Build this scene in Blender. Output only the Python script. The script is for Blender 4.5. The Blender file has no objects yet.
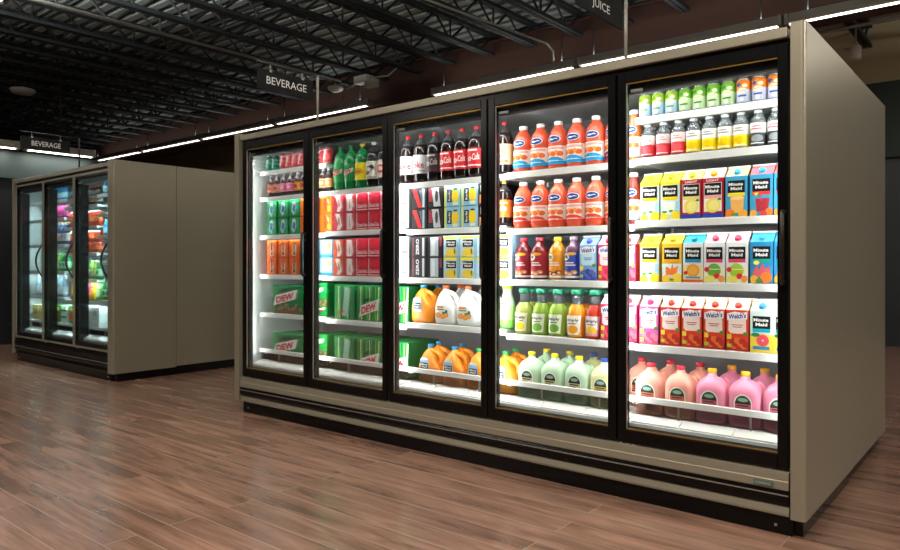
import bpy, bmesh, math, random
from mathutils import Vector, Matrix
random.seed(7)
scene = bpy.context.scene
COL = scene.collection
PI = math.pi

# ------------------------------------------------------------------ materials
def lin(h):
    def f(c):
        c /= 255.0
        return c / 12.92 if c <= 0.04045 else ((c + 0.055) / 1.055) ** 2.4
    return tuple(f(int(h[i:i + 2], 16)) for i in (0, 2, 4)) + (1.0,)

_mats = {}
def M(h, rough=0.45, metal=0.0, spec=0.5, coat=0.0):
    key = (h, rough, metal, spec, coat)
    if key in _mats: return _mats[key]
    m = bpy.data.materials.new('paint_' + h); m.use_nodes = True
    b = m.node_tree.nodes['Principled BSDF']
    b.inputs['Base Color'].default_value = lin(h)
    b.inputs['Roughness'].default_value = rough
    b.inputs['Metallic'].default_value = metal
    b.inputs['Specular IOR Level'].default_value = spec
    if coat: b.inputs['Coat Weight'].default_value = coat
    _mats[key] = m
    return m

def noisy(name, h1, h2, scale=(8, 8, 8), rough=(0.3, 0.5), metal=0.0, bump=0.0, spec=0.5):
    m = bpy.data.materials.new(name); m.use_nodes = True
    nt = m.node_tree; b = nt.nodes['Principled BSDF']
    tc = nt.nodes.new('ShaderNodeTexCoord'); mp = nt.nodes.new('ShaderNodeMapping')
    mp.inputs['Scale'].default_value = scale
    nz = nt.nodes.new('ShaderNodeTexNoise'); nz.inputs['Scale'].default_value = 1.0; nz.inputs['Detail'].default_value = 5
    mx = nt.nodes.new('ShaderNodeMix'); mx.data_type = 'RGBA'
    mx.inputs[6].default_value = lin(h1); mx.inputs[7].default_value = lin(h2)
    mr = nt.nodes.new('ShaderNodeMapRange')
    mr.inputs[3].default_value = rough[0]; mr.inputs[4].default_value = rough[1]
    L = nt.links.new
    L(tc.outputs['Object'], mp.inputs[0]); L(mp.outputs[0], nz.inputs[0])
    L(nz.outputs[0], mx.inputs[0]); L(mx.outputs[2], b.inputs['Base Color'])
    L(nz.outputs[0], mr.inputs[0]); L(mr.outputs[0], b.inputs['Roughness'])
    b.inputs['Metallic'].default_value = metal
    b.inputs['Specular IOR Level'].default_value = spec
    if bump:
        bp = nt.nodes.new('ShaderNodeBump'); bp.inputs['Strength'].default_value = bump
        bp.inputs['Distance'].default_value = 0.002
        L(nz.outputs[0], bp.inputs['Height']); L(bp.outputs[0], b.inputs['Normal'])
    return m

def emit(name, h, s):
    m = bpy.data.materials.new(name); m.use_nodes = True
    b = m.node_tree.nodes['Principled BSDF']
    b.inputs['Base Color'].default_value = lin(h)
    b.inputs['Emission Color'].default_value = lin(h)
    b.inputs['Emission Strength'].default_value = s
    return m

def clear(name, h, ior=1.45, rough=0.02, gain=1.0):
    """thin clear sheet: tinted pass-through plus a fresnel reflection"""
    m = bpy.data.materials.new(name); m.use_nodes = True
    nt = m.node_tree; nt.nodes.clear(); L = nt.links.new
    o = nt.nodes.new('ShaderNodeOutputMaterial'); mx = nt.nodes.new('ShaderNodeMixShader')
    t = nt.nodes.new('ShaderNodeBsdfTransparent'); g = nt.nodes.new('ShaderNodeBsdfGlossy')
    f = nt.nodes.new('ShaderNodeFresnel'); f.inputs[0].default_value = ior
    k = nt.nodes.new('ShaderNodeMath'); k.operation = 'MULTIPLY'; k.inputs[1].default_value = gain
    t.inputs[0].default_value = lin(h); g.inputs['Roughness'].default_value = rough
    g.inputs[0].default_value = (0.9, 0.9, 0.9, 1)
    L(f.outputs[0], k.inputs[0]); L(k.outputs[0], mx.inputs[0])
    L(t.outputs[0], mx.inputs[1]); L(g.outputs[0], mx.inputs[2]); L(mx.outputs[0], o.inputs[0])
    return m

def wood_floor():
    m = bpy.data.materials.new('plank_floor'); m.use_nodes = True
    nt = m.node_tree; b = nt.nodes['Principled BSDF']; L = nt.links.new; N = nt.nodes.new; b.inputs['Specular IOR Level'].default_value = 1.0
    tc = N('ShaderNodeTexCoord')
    br = N('ShaderNodeTexBrick'); br.offset = 0.37; br.squash = 1.0
    br.inputs['Scale'].default_value = 1.0
    br.inputs['Brick Width'].default_value = 2.1; br.inputs['Row Height'].default_value = 0.142
    br.inputs['Mortar Size'].default_value = 0.0022; br.inputs['Mortar Smooth'].default_value = 0.3
    br.inputs['Color1'].default_value = (0, 0, 0, 1); br.inputs['Color2'].default_value = (1, 1, 1, 1)
    br.inputs['Mortar'].default_value = (0.5, 0.5, 0.5, 1)
    L(tc.outputs['Object'], br.inputs[0])
    # grain, shifted per plank
    off = N('ShaderNodeVectorMath'); off.operation = 'MULTIPLY_ADD'
    off.inputs[1].default_value = (3.1, 7.7, 1.0)
    L(br.outputs['Color'], off.inputs[0]); L(tc.outputs['Object'], off.inputs[2])
    mp = N('ShaderNodeMapping'); mp.inputs['Scale'].default_value = (1.1, 11, 1); L(off.outputs[0], mp.inputs[0])
    n1 = N('ShaderNodeTexNoise'); n1.inputs['Scale'].default_value = 1.3; n1.inputs['Detail'].default_value = 8; n1.inputs['Roughness'].default_value = 0.62
    n1.inputs['Distortion'].default_value = 0.8
    L(mp.outputs[0], n1.inputs[0])
    mp2 = N('ShaderNodeMapping'); mp2.inputs['Scale'].default_value = (1.3, 5.5, 1); L(off.outputs[0], mp2.inputs[0])
    n2 = N('ShaderNodeTexNoise'); n2.inputs['Scale'].default_value = 1.5; n2.inputs['Detail'].default_value = 4; L(mp2.outputs[0], n2.inputs[0])
    r1 = N('ShaderNodeValToRGB'); e = r1.color_ramp.elements
    e[0].position = 0.3; e[0].color = lin('624738'); e[1].position = 0.74; e[1].color = lin('a37d6b')
    x = r1.color_ramp.elements.new(0.5); x.color = lin('886756')
    L(n1.outputs[0], r1.inputs[0])
    r2 = N('ShaderNodeValToRGB'); e = r2.color_ramp.elements
    e[0].position = 0.34; e[0].color = (0.66, 0.64, 0.63, 1); e[1].position = 0.62; e[1].color = (1.12, 1.10, 1.08, 1)
    L(n2.outputs[0], r2.inputs[0])
    mul = N('ShaderNodeMix'); mul.data_type = 'RGBA'; mul.blend_type = 'MULTIPLY'; mul.inputs[0].default_value = 0.85
    L(r1.outputs[0], mul.inputs[6]); L(r2.outputs[0], mul.inputs[7])
    # plank to plank tone
    tn = N('ShaderNodeMapRange'); tn.inputs[3].default_value = 0.92; tn.inputs[4].default_value = 1.08
    L(br.outputs['Color'], tn.inputs[0])
    mul2 = N('ShaderNodeMix'); mul2.data_type = 'RGBA'; mul2.blend_type = 'MULTIPLY'; mul2.inputs[0].default_value = 1.0
    L(mul.outputs[2], mul2.inputs[6]); L(tn.outputs[0], mul2.inputs[7])
    seam = N('ShaderNodeMix'); seam.data_type = 'RGBA'; seam.inputs[7].default_value = lin('a38876')  # seams tinted lighter, standing in for light caught on plank bevels
    L(br.outputs['Fac'], seam.inputs[0]); L(mul2.outputs[2], seam.inputs[6])
    L(seam.outputs[2], b.inputs['Base Color'])
    rr = N('ShaderNodeMapRange'); rr.inputs[3].default_value = 0.18; rr.inputs[4].default_value = 0.27
    L(n1.outputs[0], rr.inputs[0]); L(rr.outputs[0], b.inputs['Roughness'])
    bp = N('ShaderNodeBump'); bp.inputs['Strength'].default_value = 0.03; bp.inputs['Distance'].default_value = 0.001
    L(n1.outputs[0], bp.inputs['Height']); L(bp.outputs[0], b.inputs['Normal'])
    return m

GLASS = clear('door_glass', 'fafcfb', 1.42, 0.012, 0.6)
PLASTIC = clear('clear_plastic', 'dde2e2', 1.45, 0.08)
BOTTLECLEAR = M('7d8486', 0.1); BOTTLECLEAR = BOTTLECLEAR.copy(); BOTTLECLEAR.name = 'clear_bottle'
BOTTLECLEAR.node_tree.nodes['Principled BSDF'].inputs['Alpha'].default_value = 0.36
TAN = noisy('tan_panel', '8f8774', '99917d', (1.5, 1.5, 1.5), (0.28, 0.36), 0.35)
TAN_DARK = noisy('tan_panel_low', '77705f', '7f7866', (1.5, 1.5, 1.5), (0.3, 0.4), 0.3)
BLACK = noisy('black_anodised', '100f0f', '151413', (3, 3, 3), (0.2, 0.26), 0.5, 0.0, 0.4)
BRONZE = noisy('dark_bronze_frame', '38322d', '403a34', (3, 3, 3), (0.26, 0.34), 0.85)
DARKGREY = M('2a2c31', 0.45)
WHITE = M('e9ecea', 0.4)
LINER = M('c9cfcc', 0.45)
BACK = noisy('grey_liner', '8e8b8e', '99969a', (4, 4, 4), (0.5, 0.6))
GOLD = M('b08a3c', 0.3, 0.8)
STEEL = M('b9b6ae', 0.35, 0.8)
JOISTMAT = noisy('dark_steel', '1b1e1f', '242829', (2, 2, 2), (0.5, 0.65), 0.1)
DECKMAT = noisy('grey_deck', '8f9591', 'a0a5a0', (0.8, 0.8, 0.8), (0.45, 0.6), 0.3)
BROWN = noisy('brown_fascia', '3c1e12', '432417', (1, 1, 1), (0.6, 0.75))
CONDUIT = M('9a968c', 0.45, 0.2)
LAMP = emit('tube_glow', 'fff6ee', 7.0)
LED = emit('led_glow', 'f4fbff', 5.0)
LED_COOL = emit('led_glow_cool', 'd0fbff', 3.5)

# ------------------------------------------------------------------ mesh helpers
class MB:
    """collects shapes for ONE mesh with several material slots"""
    def __init__(s): s.bm = bmesh.new(); s.mats = []
    def mi(s, m):
        if m not in s.mats: s.mats.append(m)
        return s.mats.index(m)
    def quadbox(s, x0, x1, y0, y1, z0, z1, m):
        i = s.mi(m); V = [s.bm.verts.new(p) for p in
            [(x0,y0,z0),(x1,y0,z0),(x1,y1,z0),(x0,y1,z0),(x0,y0,z1),(x1,y0,z1),(x1,y1,z1),(x0,y1,z1)]]
        F = []
        for q in [(0,3,2,1),(4,5,6,7),(0,1,5,4),(1,2,6,5),(2,3,7,6),(3,0,4,7)]:
            f = s.bm.faces.new([V[k] for k in q]); f.material_index = i; F.append(f)
        return V, F
    def box(s, x0, x1, y0, y1, z0, z1, m, bev=0.0, seg=1):
        if x0 > x1: x0, x1 = x1, x0
        V, F = s.quadbox(x0, x1, y0, y1, z0, z1, m)
        if bev > 0:
            E = list({e for f in F for e in f.edges})
            r = bmesh.ops.bevel(s.bm, geom=E, offset=bev, segments=seg, profile=0.6, affect='EDGES')
            for f in r['faces']: f.material_index = s.mi(m)
        return s
    def prism(s, pts, a0, a1, m, axis='z', smooth=False):
        """polygon pts extruded along an axis; pts are in the two other axes in order"""
        i = s.mi(m)
        def P(p, a):
            return {'z': (p[0], p[1], a), 'x': (a, p[0], p[1]), 'y': (p[0], a, p[1])}[axis]
        A = [s.bm.verts.new(P(p, a0)) for p in pts]; B = [s.bm.verts.new(P(p, a1)) for p in pts]
        n = len(pts); fs = [s.bm.faces.new(A[::-1]), s.bm.faces.new(B)]
        for k in range(n):
            f = s.bm.faces.new([A[k], A[(k+1) % n], B[(k+1) % n], B[k]]); f.smooth = smooth; fs.append(f)
        for f in fs: f.material_index = i
        return s
    def lathe(s, prof, mats, seg=20, c=(0, 0), cap0=True, cap1=True, smooth=True):
        """prof: list of (z, r); mats: one material, or one per band"""
        rings = []
        for z, r in prof:
            rings.append([s.bm.verts.new((c[0] + r*math.cos(2*PI*k/seg), c[1] + r*math.sin(2*PI*k/seg), z)) for k in range(seg)])
        for j in range(len(prof) - 1):
            m = mats[min(j, len(mats)-1)] if isinstance(mats, (list, tuple)) else mats
            i = s.mi(m)
            for k in range(seg):
                f = s.bm.faces.new([rings[j][k], rings[j][(k+1) % seg], rings[j+1][(k+1) % seg], rings[j+1][k]])
                f.material_index = i; f.smooth = smooth
        mm = mats if isinstance(mats, (list, tuple)) else [mats]
        if cap0: f = s.bm.faces.new(rings[0][::-1]); f.material_index = s.mi(mm[0])
        if cap1: f = s.bm.faces.new(rings[-1]); f.material_index = s.mi(mm[-1])
        return s
    def loft(s, secs, m, seg=24):
        """secs: (z, cx, cy, rx, ry, n) superellipse sections"""
        i = s.mi(m); rings = []
        for z, cx, cy, rx, ry, n in secs:
            R = []
            for k in range(seg):
                t = 2*PI*(k+0.5)/seg; c, q = math.cos(t), math.sin(t)
                R.append(s.bm.verts.new((cx + rx*math.copysign(abs(c)**(2/n), c), cy + ry*math.copysign(abs(q)**(2/n), q), z)))
            rings.append(R)
        for j in range(len(secs)-1):
            for k in range(seg):
                f = s.bm.faces.new([rings[j][k], rings[j][(k+1) % seg], rings[j+1][(k+1) % seg], rings[j+1][k]])
                f.material_index = i; f.smooth = True
        f = s.bm.faces.new(rings[0][::-1]); f.material_index = i
        f = s.bm.faces.new(rings[-1]); f.material_index = i
        return s
    def tube(s, pts, r, m, seg=8, closed_ends=True, radii=None):
        i = s.mi(m); P = [Vector(p) for p in pts]; rings = []; up = None
        for k, p in enumerate(P):
            d = (P[min(k+1, len(P)-1)] - P[max(k-1, 0)]).normalized()
            if up is None:
                up = Vector((0, 0, 1)) if abs(d.z) < 0.9 else Vector((1, 0, 0))
            a = d.cross(up).normalized(); up = a.cross(d).normalized()
            rr = radii[k] if radii else r
            rings.append([s.bm.verts.new(p + rr*(a*math.cos(2*PI*q/seg) + up*math.sin(2*PI*q/seg))) for q in range(seg)])
        for j in range(len(P)-1):
            for k in range(seg):
                f = s.bm.faces.new([rings[j][k], rings[j][(k+1) % seg], rings[j+1][(k+1) % seg], rings[j+1][k]])
                f.material_index = i; f.smooth = seg > 4
        if closed_ends:
            f = s.bm.faces.new(rings[0][::-1]); f.material_index = i
            f = s.bm.faces.new(rings[-1]); f.material_index = i
        return s
    def build(s, name, parent=None):
        bmesh.ops.recalc_face_normals(s.bm, faces=s.bm.faces)
        me = bpy.data.meshes.new(name); s.bm.to_mesh(me); s.bm.free()
        for m in s.mats: me.materials.append(m)
        o = bpy.data.objects.new(name, me); COL.objects.link(o)
        if parent is not None: o.parent = parent
        return o

_txt = {}
def text_geo(t, bold=0.0, sp=1.0):
    key = (t, bold, sp)
    if key in _txt: return _txt[key]
    cu = bpy.data.curves.new('lettering', 'FONT'); cu.body = t; cu.size = 1; cu.resolution_u = 2
    cu.offset = bold; cu.align_x = 'CENTER'; cu.space_character = sp
    o = bpy.data.objects.new('lettering', cu); COL.objects.link(o)
    dg = bpy.context.evaluated_depsgraph_get()
    me = bpy.data.meshes.new_from_object(o.evaluated_get(dg))
    vs = [(v.co.x, v.co.y) for v in me.vertices]; fs = [tuple(p.vertices) for p in me.polygons]
    bpy.data.objects.remove(o); bpy.data.curves.remove(cu); bpy.data.meshes.remove(me)
    x0 = min(v[0] for v in vs); x1 = max(v[0] for v in vs); y0 = min(v[1] for v in vs); y1 = max(v[1] for v in vs)
    vs = [((v[0]-(x0+x1)/2)/(x1-x0), (v[1]-(y0+y1)/2)/(y1-y0)) for v in vs]
    _txt[key] = (vs, fs)
    return _txt[key]

class Print:
    """printing on a front face (facing -Y) of width w, height h with its bottom at z0; R bends it round a bottle"""
    def __init__(s, w, h, z0, yf, R=None):
        s.mb = MB(); s.w, s.h, s.z0, s.yf, s.R = w, h, z0, yf, R; s.layer = 1; s.eps = 0.0
    def pt(s, u, v, lay):
        x = u*s.w; z = s.z0 + v*s.h; e = 0.0006*lay + s.eps
        if s.R:
            a = x/s.R; r = s.R + e
            return (r*math.sin(a), s.yf + s.R - r*math.cos(a), z)
        return (x, s.yf - e, z)
    def poly(s, pts, col, lay=None):
        lay = lay or s.layer; i = s.mb.mi(col if not isinstance(col, str) else M(col, 0.6, 0.0, 0.15))
        s.eps += 0.00003
        if not s.R:
            pts = s.clip(s.clip(pts, -0.5, 1), 0.5, -1)
            sw = lambda L: [(q, p) for p, q in L]
            pts = sw(s.clip(s.clip(sw(pts), 0.0, 1), 1.0, -1))
            if len(pts) < 3: return s
        us = [p[0] for p in pts]; u0, u1 = min(us), max(us)
        n = 1 if not s.R else max(1, int((u1-u0)*s.w/s.R/0.25) + 1)
        for k in range(n):
            q = pts
            if n > 1:
                q = s.clip(s.clip(pts, u0+(u1-u0)*k/n, 1), u0+(u1-u0)*(k+1)/n, -1)
            if len(q) < 3: continue
            f = s.mb.bm.faces.new([s.mb.bm.verts.new(s.pt(u, v, lay)) for u, v in q]); f.material_index = i
        return s
    @staticmethod
    def clip(pts, c, sg):
        out = []
        for k in range(len(pts)):
            p, q = pts[k], pts[(k+1) % len(pts)]
            a, b = sg*(p[0]-c), sg*(q[0]-c)
            if a >= 0: out.append(p)
            if (a > 0 and b < 0) or (a < 0 and b > 0):
                t = a/(a-b); out.append((c, p[1]+(q[1]-p[1])*t))
        r = []
        for p in out:
            if not r or abs(p[0]-r[-1][0]) + abs(p[1]-r[-1][1]) > 1e-7: r.append(p)
        if len(r) > 1 and abs(r[0][0]-r[-1][0]) + abs(r[0][1]-r[-1][1]) < 1e-7: r.pop()
        return r
    def rect(s, u0, v0, u1, v1, col, lay=None):
        return s.poly([(u0, v0), (u1, v0), (u1, v1), (u0, v1)], col, lay)
    def ell(s, u, v, ru, rv, col, lay=None, n=16, a0=0.0, a1=2*PI):
        s.poly([(u + ru*math.cos(a0+(a1-a0)*k/n), v + rv*math.sin(a0+(a1-a0)*k/n)) for k in range(n if a1-a0 > 6.2 else n+1)], col, lay)
        return s
    def text(s, t, u, v, wu, hv, col, lay=None, slope=0.0, rot=False, bold=0.02):
        lay = lay or s.layer; s.eps += 0.00003; vs, fs = text_geo(t, bold); i = s.mb.mi(M(col, 0.6, 0.0, 0.15))
        V = []
        for a, b in vs:
            if rot: V.append(s.mb.bm.verts.new(s.pt(u - b*wu, v + a*hv, lay)))
            else: V.append(s.mb.bm.verts.new(s.pt(u + a*wu, v + b*hv + a*wu*slope, lay)))
        for f in fs:
            try: q = s.mb.bm.faces.new([V[k] for k in f]); q.material_index = i
            except ValueError: pass
        return s
    def build(s, name, parent): 
        me_o = s.mb
        me = bpy.data.meshes.new(name); me_o.bm.to_mesh(me); me_o.bm.free()
        for m in me_o.mats: me.materials.append(m)
        o = bpy.data.objects.new(name, me); COL.objects.link(o); o.parent = parent
        return o

def tag(o, label=None, cat=None, group=None, kind=None):
    if label: o['label'] = label
    if cat: o['category'] = cat
    if group: o['group'] = group
    if kind: o['kind'] = kind
    return o

def empty(name, loc=(0, 0, 0), rz=0.0):
    o = bpy.data.objects.new(name, None); COL.objects.link(o)
    o.location = loc; o.rotation_euler = (0, 0, rz); o.empty_display_size = 0.05
    return o

# ------------------------------------------------------------------ setting
def struct(mb, name): 
    o = mb.build(name); o['kind'] = 'structure'; return o

FL = MB(); FL.quadbox(-34, 7, -12, 12, -0.1, 0.0, wood_floor()); struct(FL, 'floor')

# corrugated roof deck, ribs along X
DZ = 4.42
mb = MB(); i = mb.mi(DECKMAT); prof = []
y = -12.0
while y < 12.0:
    prof += [(y, DZ), (y+0.10, DZ), (y+0.112, DZ+0.07), (y+0.188, DZ+0.07)]
    y += 0.20
ra = [mb.bm.verts.new((-34, a, b)) for a, b in prof]; rb = [mb.bm.verts.new((7, a, b)) for a, b in prof]
for k in range(len(prof)-1):
    f = mb.bm.faces.new([ra[k], ra[k+1], rb[k+1], rb[k]]); f.material_index = i
struct(mb, 'ceiling')

# open web joists along Y, each one its own object
def joist_mesh(y0, y1):
    b = MB(); zt, zb = DZ - 0.005, 4.10
    for sx in (-1, 1):
        b.box(sx*0.008, sx*0.055, y0, y1, zt-0.045, zt, JOISTMAT)
        b.box(sx*0.008, sx*0.055, y0 + 0.25, y1 - 0.02, zb, zb+0.045, JOISTMAT)
    n = int((y1-y0)/0.62); st = (y1-y0)/n
    for k in range(n):
        ya, ym, yb = y0+k*st, y0+(k+0.5)*st, y0+(k+1)*st
        b.tube([(0, ya, zt-0.02), (0, ym, zb+0.015)], 0.018, JOISTMAT, 4)
        b.tube([(0, ym, zb+0.015), (0, yb, zt-0.02)], 0.018, JOISTMAT, 4)
        if k % 2 == 0: b.tube([(0, ym, zb+0.015), (0, ym, zt-0.02)], 0.016, JOISTMAT, 4)
    return b
jp = None
for k in range(52):
    x = 6.1 - 0.706*k
    if jp is None:
        jp = struct(joist_mesh(-11.5, 5.06), 'ceiling_joist'); jp.location.x = x
    else:
        c = jp.copy(); COL.objects.link(c); c.location.x = x
jp2 = None
for k in range(12):
    x = 6.1 - 0.706*2*k
    if jp2 is None:
        jp2 = struct(joist_mesh(5.42, 11.9), 'ceiling_joist'); jp2.location.x = x
    else:
        c = jp2.copy(); COL.objects.link(c); c.location.x = x
for yy in (-7.6, -5.2, -2.8, -0.4, 2.0):
    b = MB(); b.box(-33, 6.5, yy, yy+0.03, 4.132, 4.165, JOISTMAT); b.box(-33, 6.5, yy+0.1, yy+0.13, DZ-0.07, DZ-0.042, JOISTMAT)
    struct(b, 'ceiling_bridging')

# brown bulkhead the joists run into
b = MB(); b.box(-34, 7, 5.08, 5.40, 3.72, 4.31, BROWN, 0.008); b.box(-34, 7, 5.04, 5.44, 4.31, 4.335, BROWN)
struct(b, 'beam')

GREEN_WALL = noisy('dark_green_wall', '2b342d', '303a32', (0.6, 0.6, 0.6), (0.6, 0.75))
BEIGE_WALL = noisy('beige_block_wall', 'b3a682', 'bfb28e', (1, 1, 1), (0.7, 0.85))
TEAL_WALL = noisy('teal_grey_wall', '3c4a4a', '445252', (0.5, 0.5, 0.5), (0.55, 0.7))
DARKWALL = noisy('dark_wall', '1c1f22', '22262a', (0.5, 0.5, 0.5), (0.7, 0.8))
DOORMAT = noisy('dark_door_paint', '14181d', '181d22', (1, 1, 1), (0.4, 0.5))

# back wall beyond the coolers: green below, beige block above, with a dark doorway
YB = 8.0
b = MB(); b.box(-34, -1.1, YB, YB+0.2, 0, 3.6, GREEN_WALL); b.box(0.9, 7, YB, YB+0.2, 0, 3.6, GREEN_WALL)
b.box(-1.1, 0.9, YB, YB+0.2, 2.57, 3.6, GREEN_WALL); b.box(-34, 7, YB+0.02, YB+0.22, 3.6, DZ+0.05, BEIGE_WALL)
struct(b, 'wall_back')
d = MB().box(-1.1, 0.9, YB+0.1, YB+0.15, 0.0, 2.57, DOORMAT); dr = struct(d, 'door_1')
h = MB(); h.box(-0.06, -0.04, YB+0.07, YB+0.1, 0.95, 1.2, STEEL, 0.004); h.build('door_handle', dr)
b = MB().box(-34, -33.8, -12, 12, 0, DZ+0.05, DARKWALL); struct(b, 'wall_far')
b = MB().box(6.8, 7, -12, 12, 0, DZ+0.05, DARKWALL); struct(b, 'wall_right')
b = MB().box(-34, 7, -12, -11.8, 0, DZ+0.05, DARKWALL); struct(b, 'wall_front')
# low partition on the left, teal header over a dark opening
XW = -10.2
b = MB(); b.box(XW-0.15, XW, -4.0, 3.2, 2.32, 2.70, TEAL_WALL); b.box(XW-0.15, XW, 0.95, 3.2, 0, 2.32, TEAL_WALL)
b.box(XW-0.15, XW, -4.0, -2.2, 0, 2.32, TEAL_WALL)
struct(b, 'wall_left')
d = struct(MB().box(XW-0.11, XW-0.06, -2.2, 0.95, 0.0, 2.32, DOORMAT), 'door_2')
MB().box(XW-0.06, XW-0.02, 0.72, 0.75, 0.9, 1.15, STEEL, 0.004).build('door_handle', d)
struct(MB().box(XW, XW+0.012, 0.95, 3.2, 0, 0.1, DARKWALL), 'baseboard_left')
struct(MB().box(-34, -1.1, YB-0.012, YB, 0, 0.1, DARKWALL), 'baseboard_back')

# ------------------------------------------------------------------ lamps
def strip_light(a, bpt, label, group, drops=(), power=0.0, up=0.0):
    """8 ft fluorescent strip from a to bpt (same z), with end caps, glowing tube"""
    A, B = Vector(a), Vector(bpt); L = (B-A).length; mid = (A+B)/2
    root = empty('ceiling_strip_light', mid, math.atan2((B-A).y, (B-A).x))
    tag(root, label, 'light', group, 'thing')
    h = L/2
    m = MB(); m.prism([(-0.016, -0.01), (-0.045, 0.012), (-0.045, 0.085), (0.045, 0.085), (0.045, 0.012), (0.016, -0.01)], -h+0.02, h-0.02, CONDUIT, 'x'); m.build('housing', root)
    for s in (-1, 1):
        MB().box(s*h, s*(h-0.045), -0.055, 0.055, -0.03, 0.09, CONDUIT, 0.006).build('end_cap', root)
    m = MB(); m.tube([(-h+0.05, 0, -0.019), (h-0.05, 0, -0.019)], 0.010, LAMP, 10); m.build('tube', root)
    for dx, top in drops:
        m = MB(); m.tube([(dx, 0, 0.084), (dx, 0, top - mid.z)], 0.007, DARKGREY, 6); m.build('drop_rod', root)
    if power:
        ld = bpy.data.lights.new('strip_lamp', 'AREA'); ld.shape = 'RECTANGLE'; ld.size = L-0.1; ld.size_y = 0.02
        ld.energy = power; ld.color = (1.0, 0.93, 0.84)
        lo = bpy.data.objects.new('strip_lamp', ld); COL.objects.link(lo); lo.parent = root; lo.location = (0, 0, -0.045)
        if up:  # extra upward lamp over the housing, added to brighten the roof deck
            l2 = ld.copy(); l2.energy = power*up; l2.color = (0.93, 0.96, 0.93); u = bpy.data.objects.new('strip_lamp', l2); COL.objects.link(u); u.parent = root; u.location = (0, 0, 0.095); u.rotation_euler = (PI, 0, 0)
    return root
ordn = ['first', 'second', 'third', 'fourth', 'fifth', 'sixth', 'seventh', 'eighth', 'ninth', 'tenth', 'eleventh', 'twelfth', 'thirteenth', 'fourteenth']
# row under the bulkhead, nearest (right) first
right_row = [(0.0 + 2.44*1 - 1.23, None)]
xs = [1.21 - 2.46*k for k in range(0, 3)]
for k, x in enumerate(xs):
    strip_light((x-2.44, 4.85, 3.665), (x, 4.85, 3.665), ['lit strip light under the brown bulkhead, ending past the tan end panel at right',
        'lit strip light under the brown bulkhead above the nearest cooler door',
        'lit strip light under the brown bulkhead above the middle cooler doors'][k],
        'strip lights along the bulkhead', [(-1.0, 4.12), (1.0, 4.12)], 9, 0.5)
xs = [-7.50 - 2.50*k for k in range(0, 4)]
for k, x in enumerate(xs):
    strip_light((x-2.46, 4.85, 3.715), (x, 4.85, 3.715), ordn[k].capitalize() + ' lit strip light of the far bulkhead row counting from its right end',
        'strip lights along the bulkhead', [(-1.0, 4.12), (1.0, 4.12)], 7, 0.5)
for k, (ya, yb) in enumerate([(-2.1, -0.55), (-0.5, 0.6), (0.65, 1.62)]):
    strip_light((XW+0.14, ya, 2.735), (XW+0.14, yb, 2.735), ['strip light on the teal partition, nearest of its row', 'middle strip light on top of the teal partition',
        'strip light on the teal partition, ending beside the beverage sign'][k], 'strip lights on the left partition', [(0.0, 4.12)], 5)
KEY = 4.5
# unseen strip lights, added out of view to brighten floor, coolers and roof
for k, (x, yy, p, u) in enumerate([(0.2, -2.5, 33, 1.1), (-2.7, -2.7, 15, 1.3), (-7.4, -2.6, 3, 40), (-6.3, -0.5, 1.5, 90), (-10.0, -4.4, 1.5, 90), (5.6, 0.2, 66, .3), (1.6, -5.2, 16, .5), (-7.0, -6.6, 22, .5), (-1.2, 1.6, 3, 40), (-4.2, 0.2, 2, 26), (3.2, 6.5, 14, 8.0)]):
    strip_light((x-1.2, yy, 3.85), (x+1.2, yy, 3.85), ordn[k].capitalize() + ' unseen strip light added under the roof to brighten the store',
        'added strip lights out of view', [(-0.9, 4.1), (0.9, 4.1)], p*KEY, u)

# ------------------------------------------------------------------ coolers
def area(name, loc, direction, sx, sy, power, color, parent):
    ld = bpy.data.lights.new(name, 'AREA'); ld.shape = 'RECTANGLE'; ld.size = sx; ld.size_y = sy; ld.energy = power; ld.color = color
    o = bpy.data.objects.new(name, ld); COL.objects.link(o); o.parent = parent; o.location = loc
    d = Vector(direction).normalized(); z = -d; yv = Vector((0, 0, 1)); xv = (yv.cross(z) if abs(z.z) < 0.5 else Vector((1, 0, 0))).normalized()
    o.rotation_euler = Matrix((xv, z.cross(xv), z)).transposed().to_euler()
    return o

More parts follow.
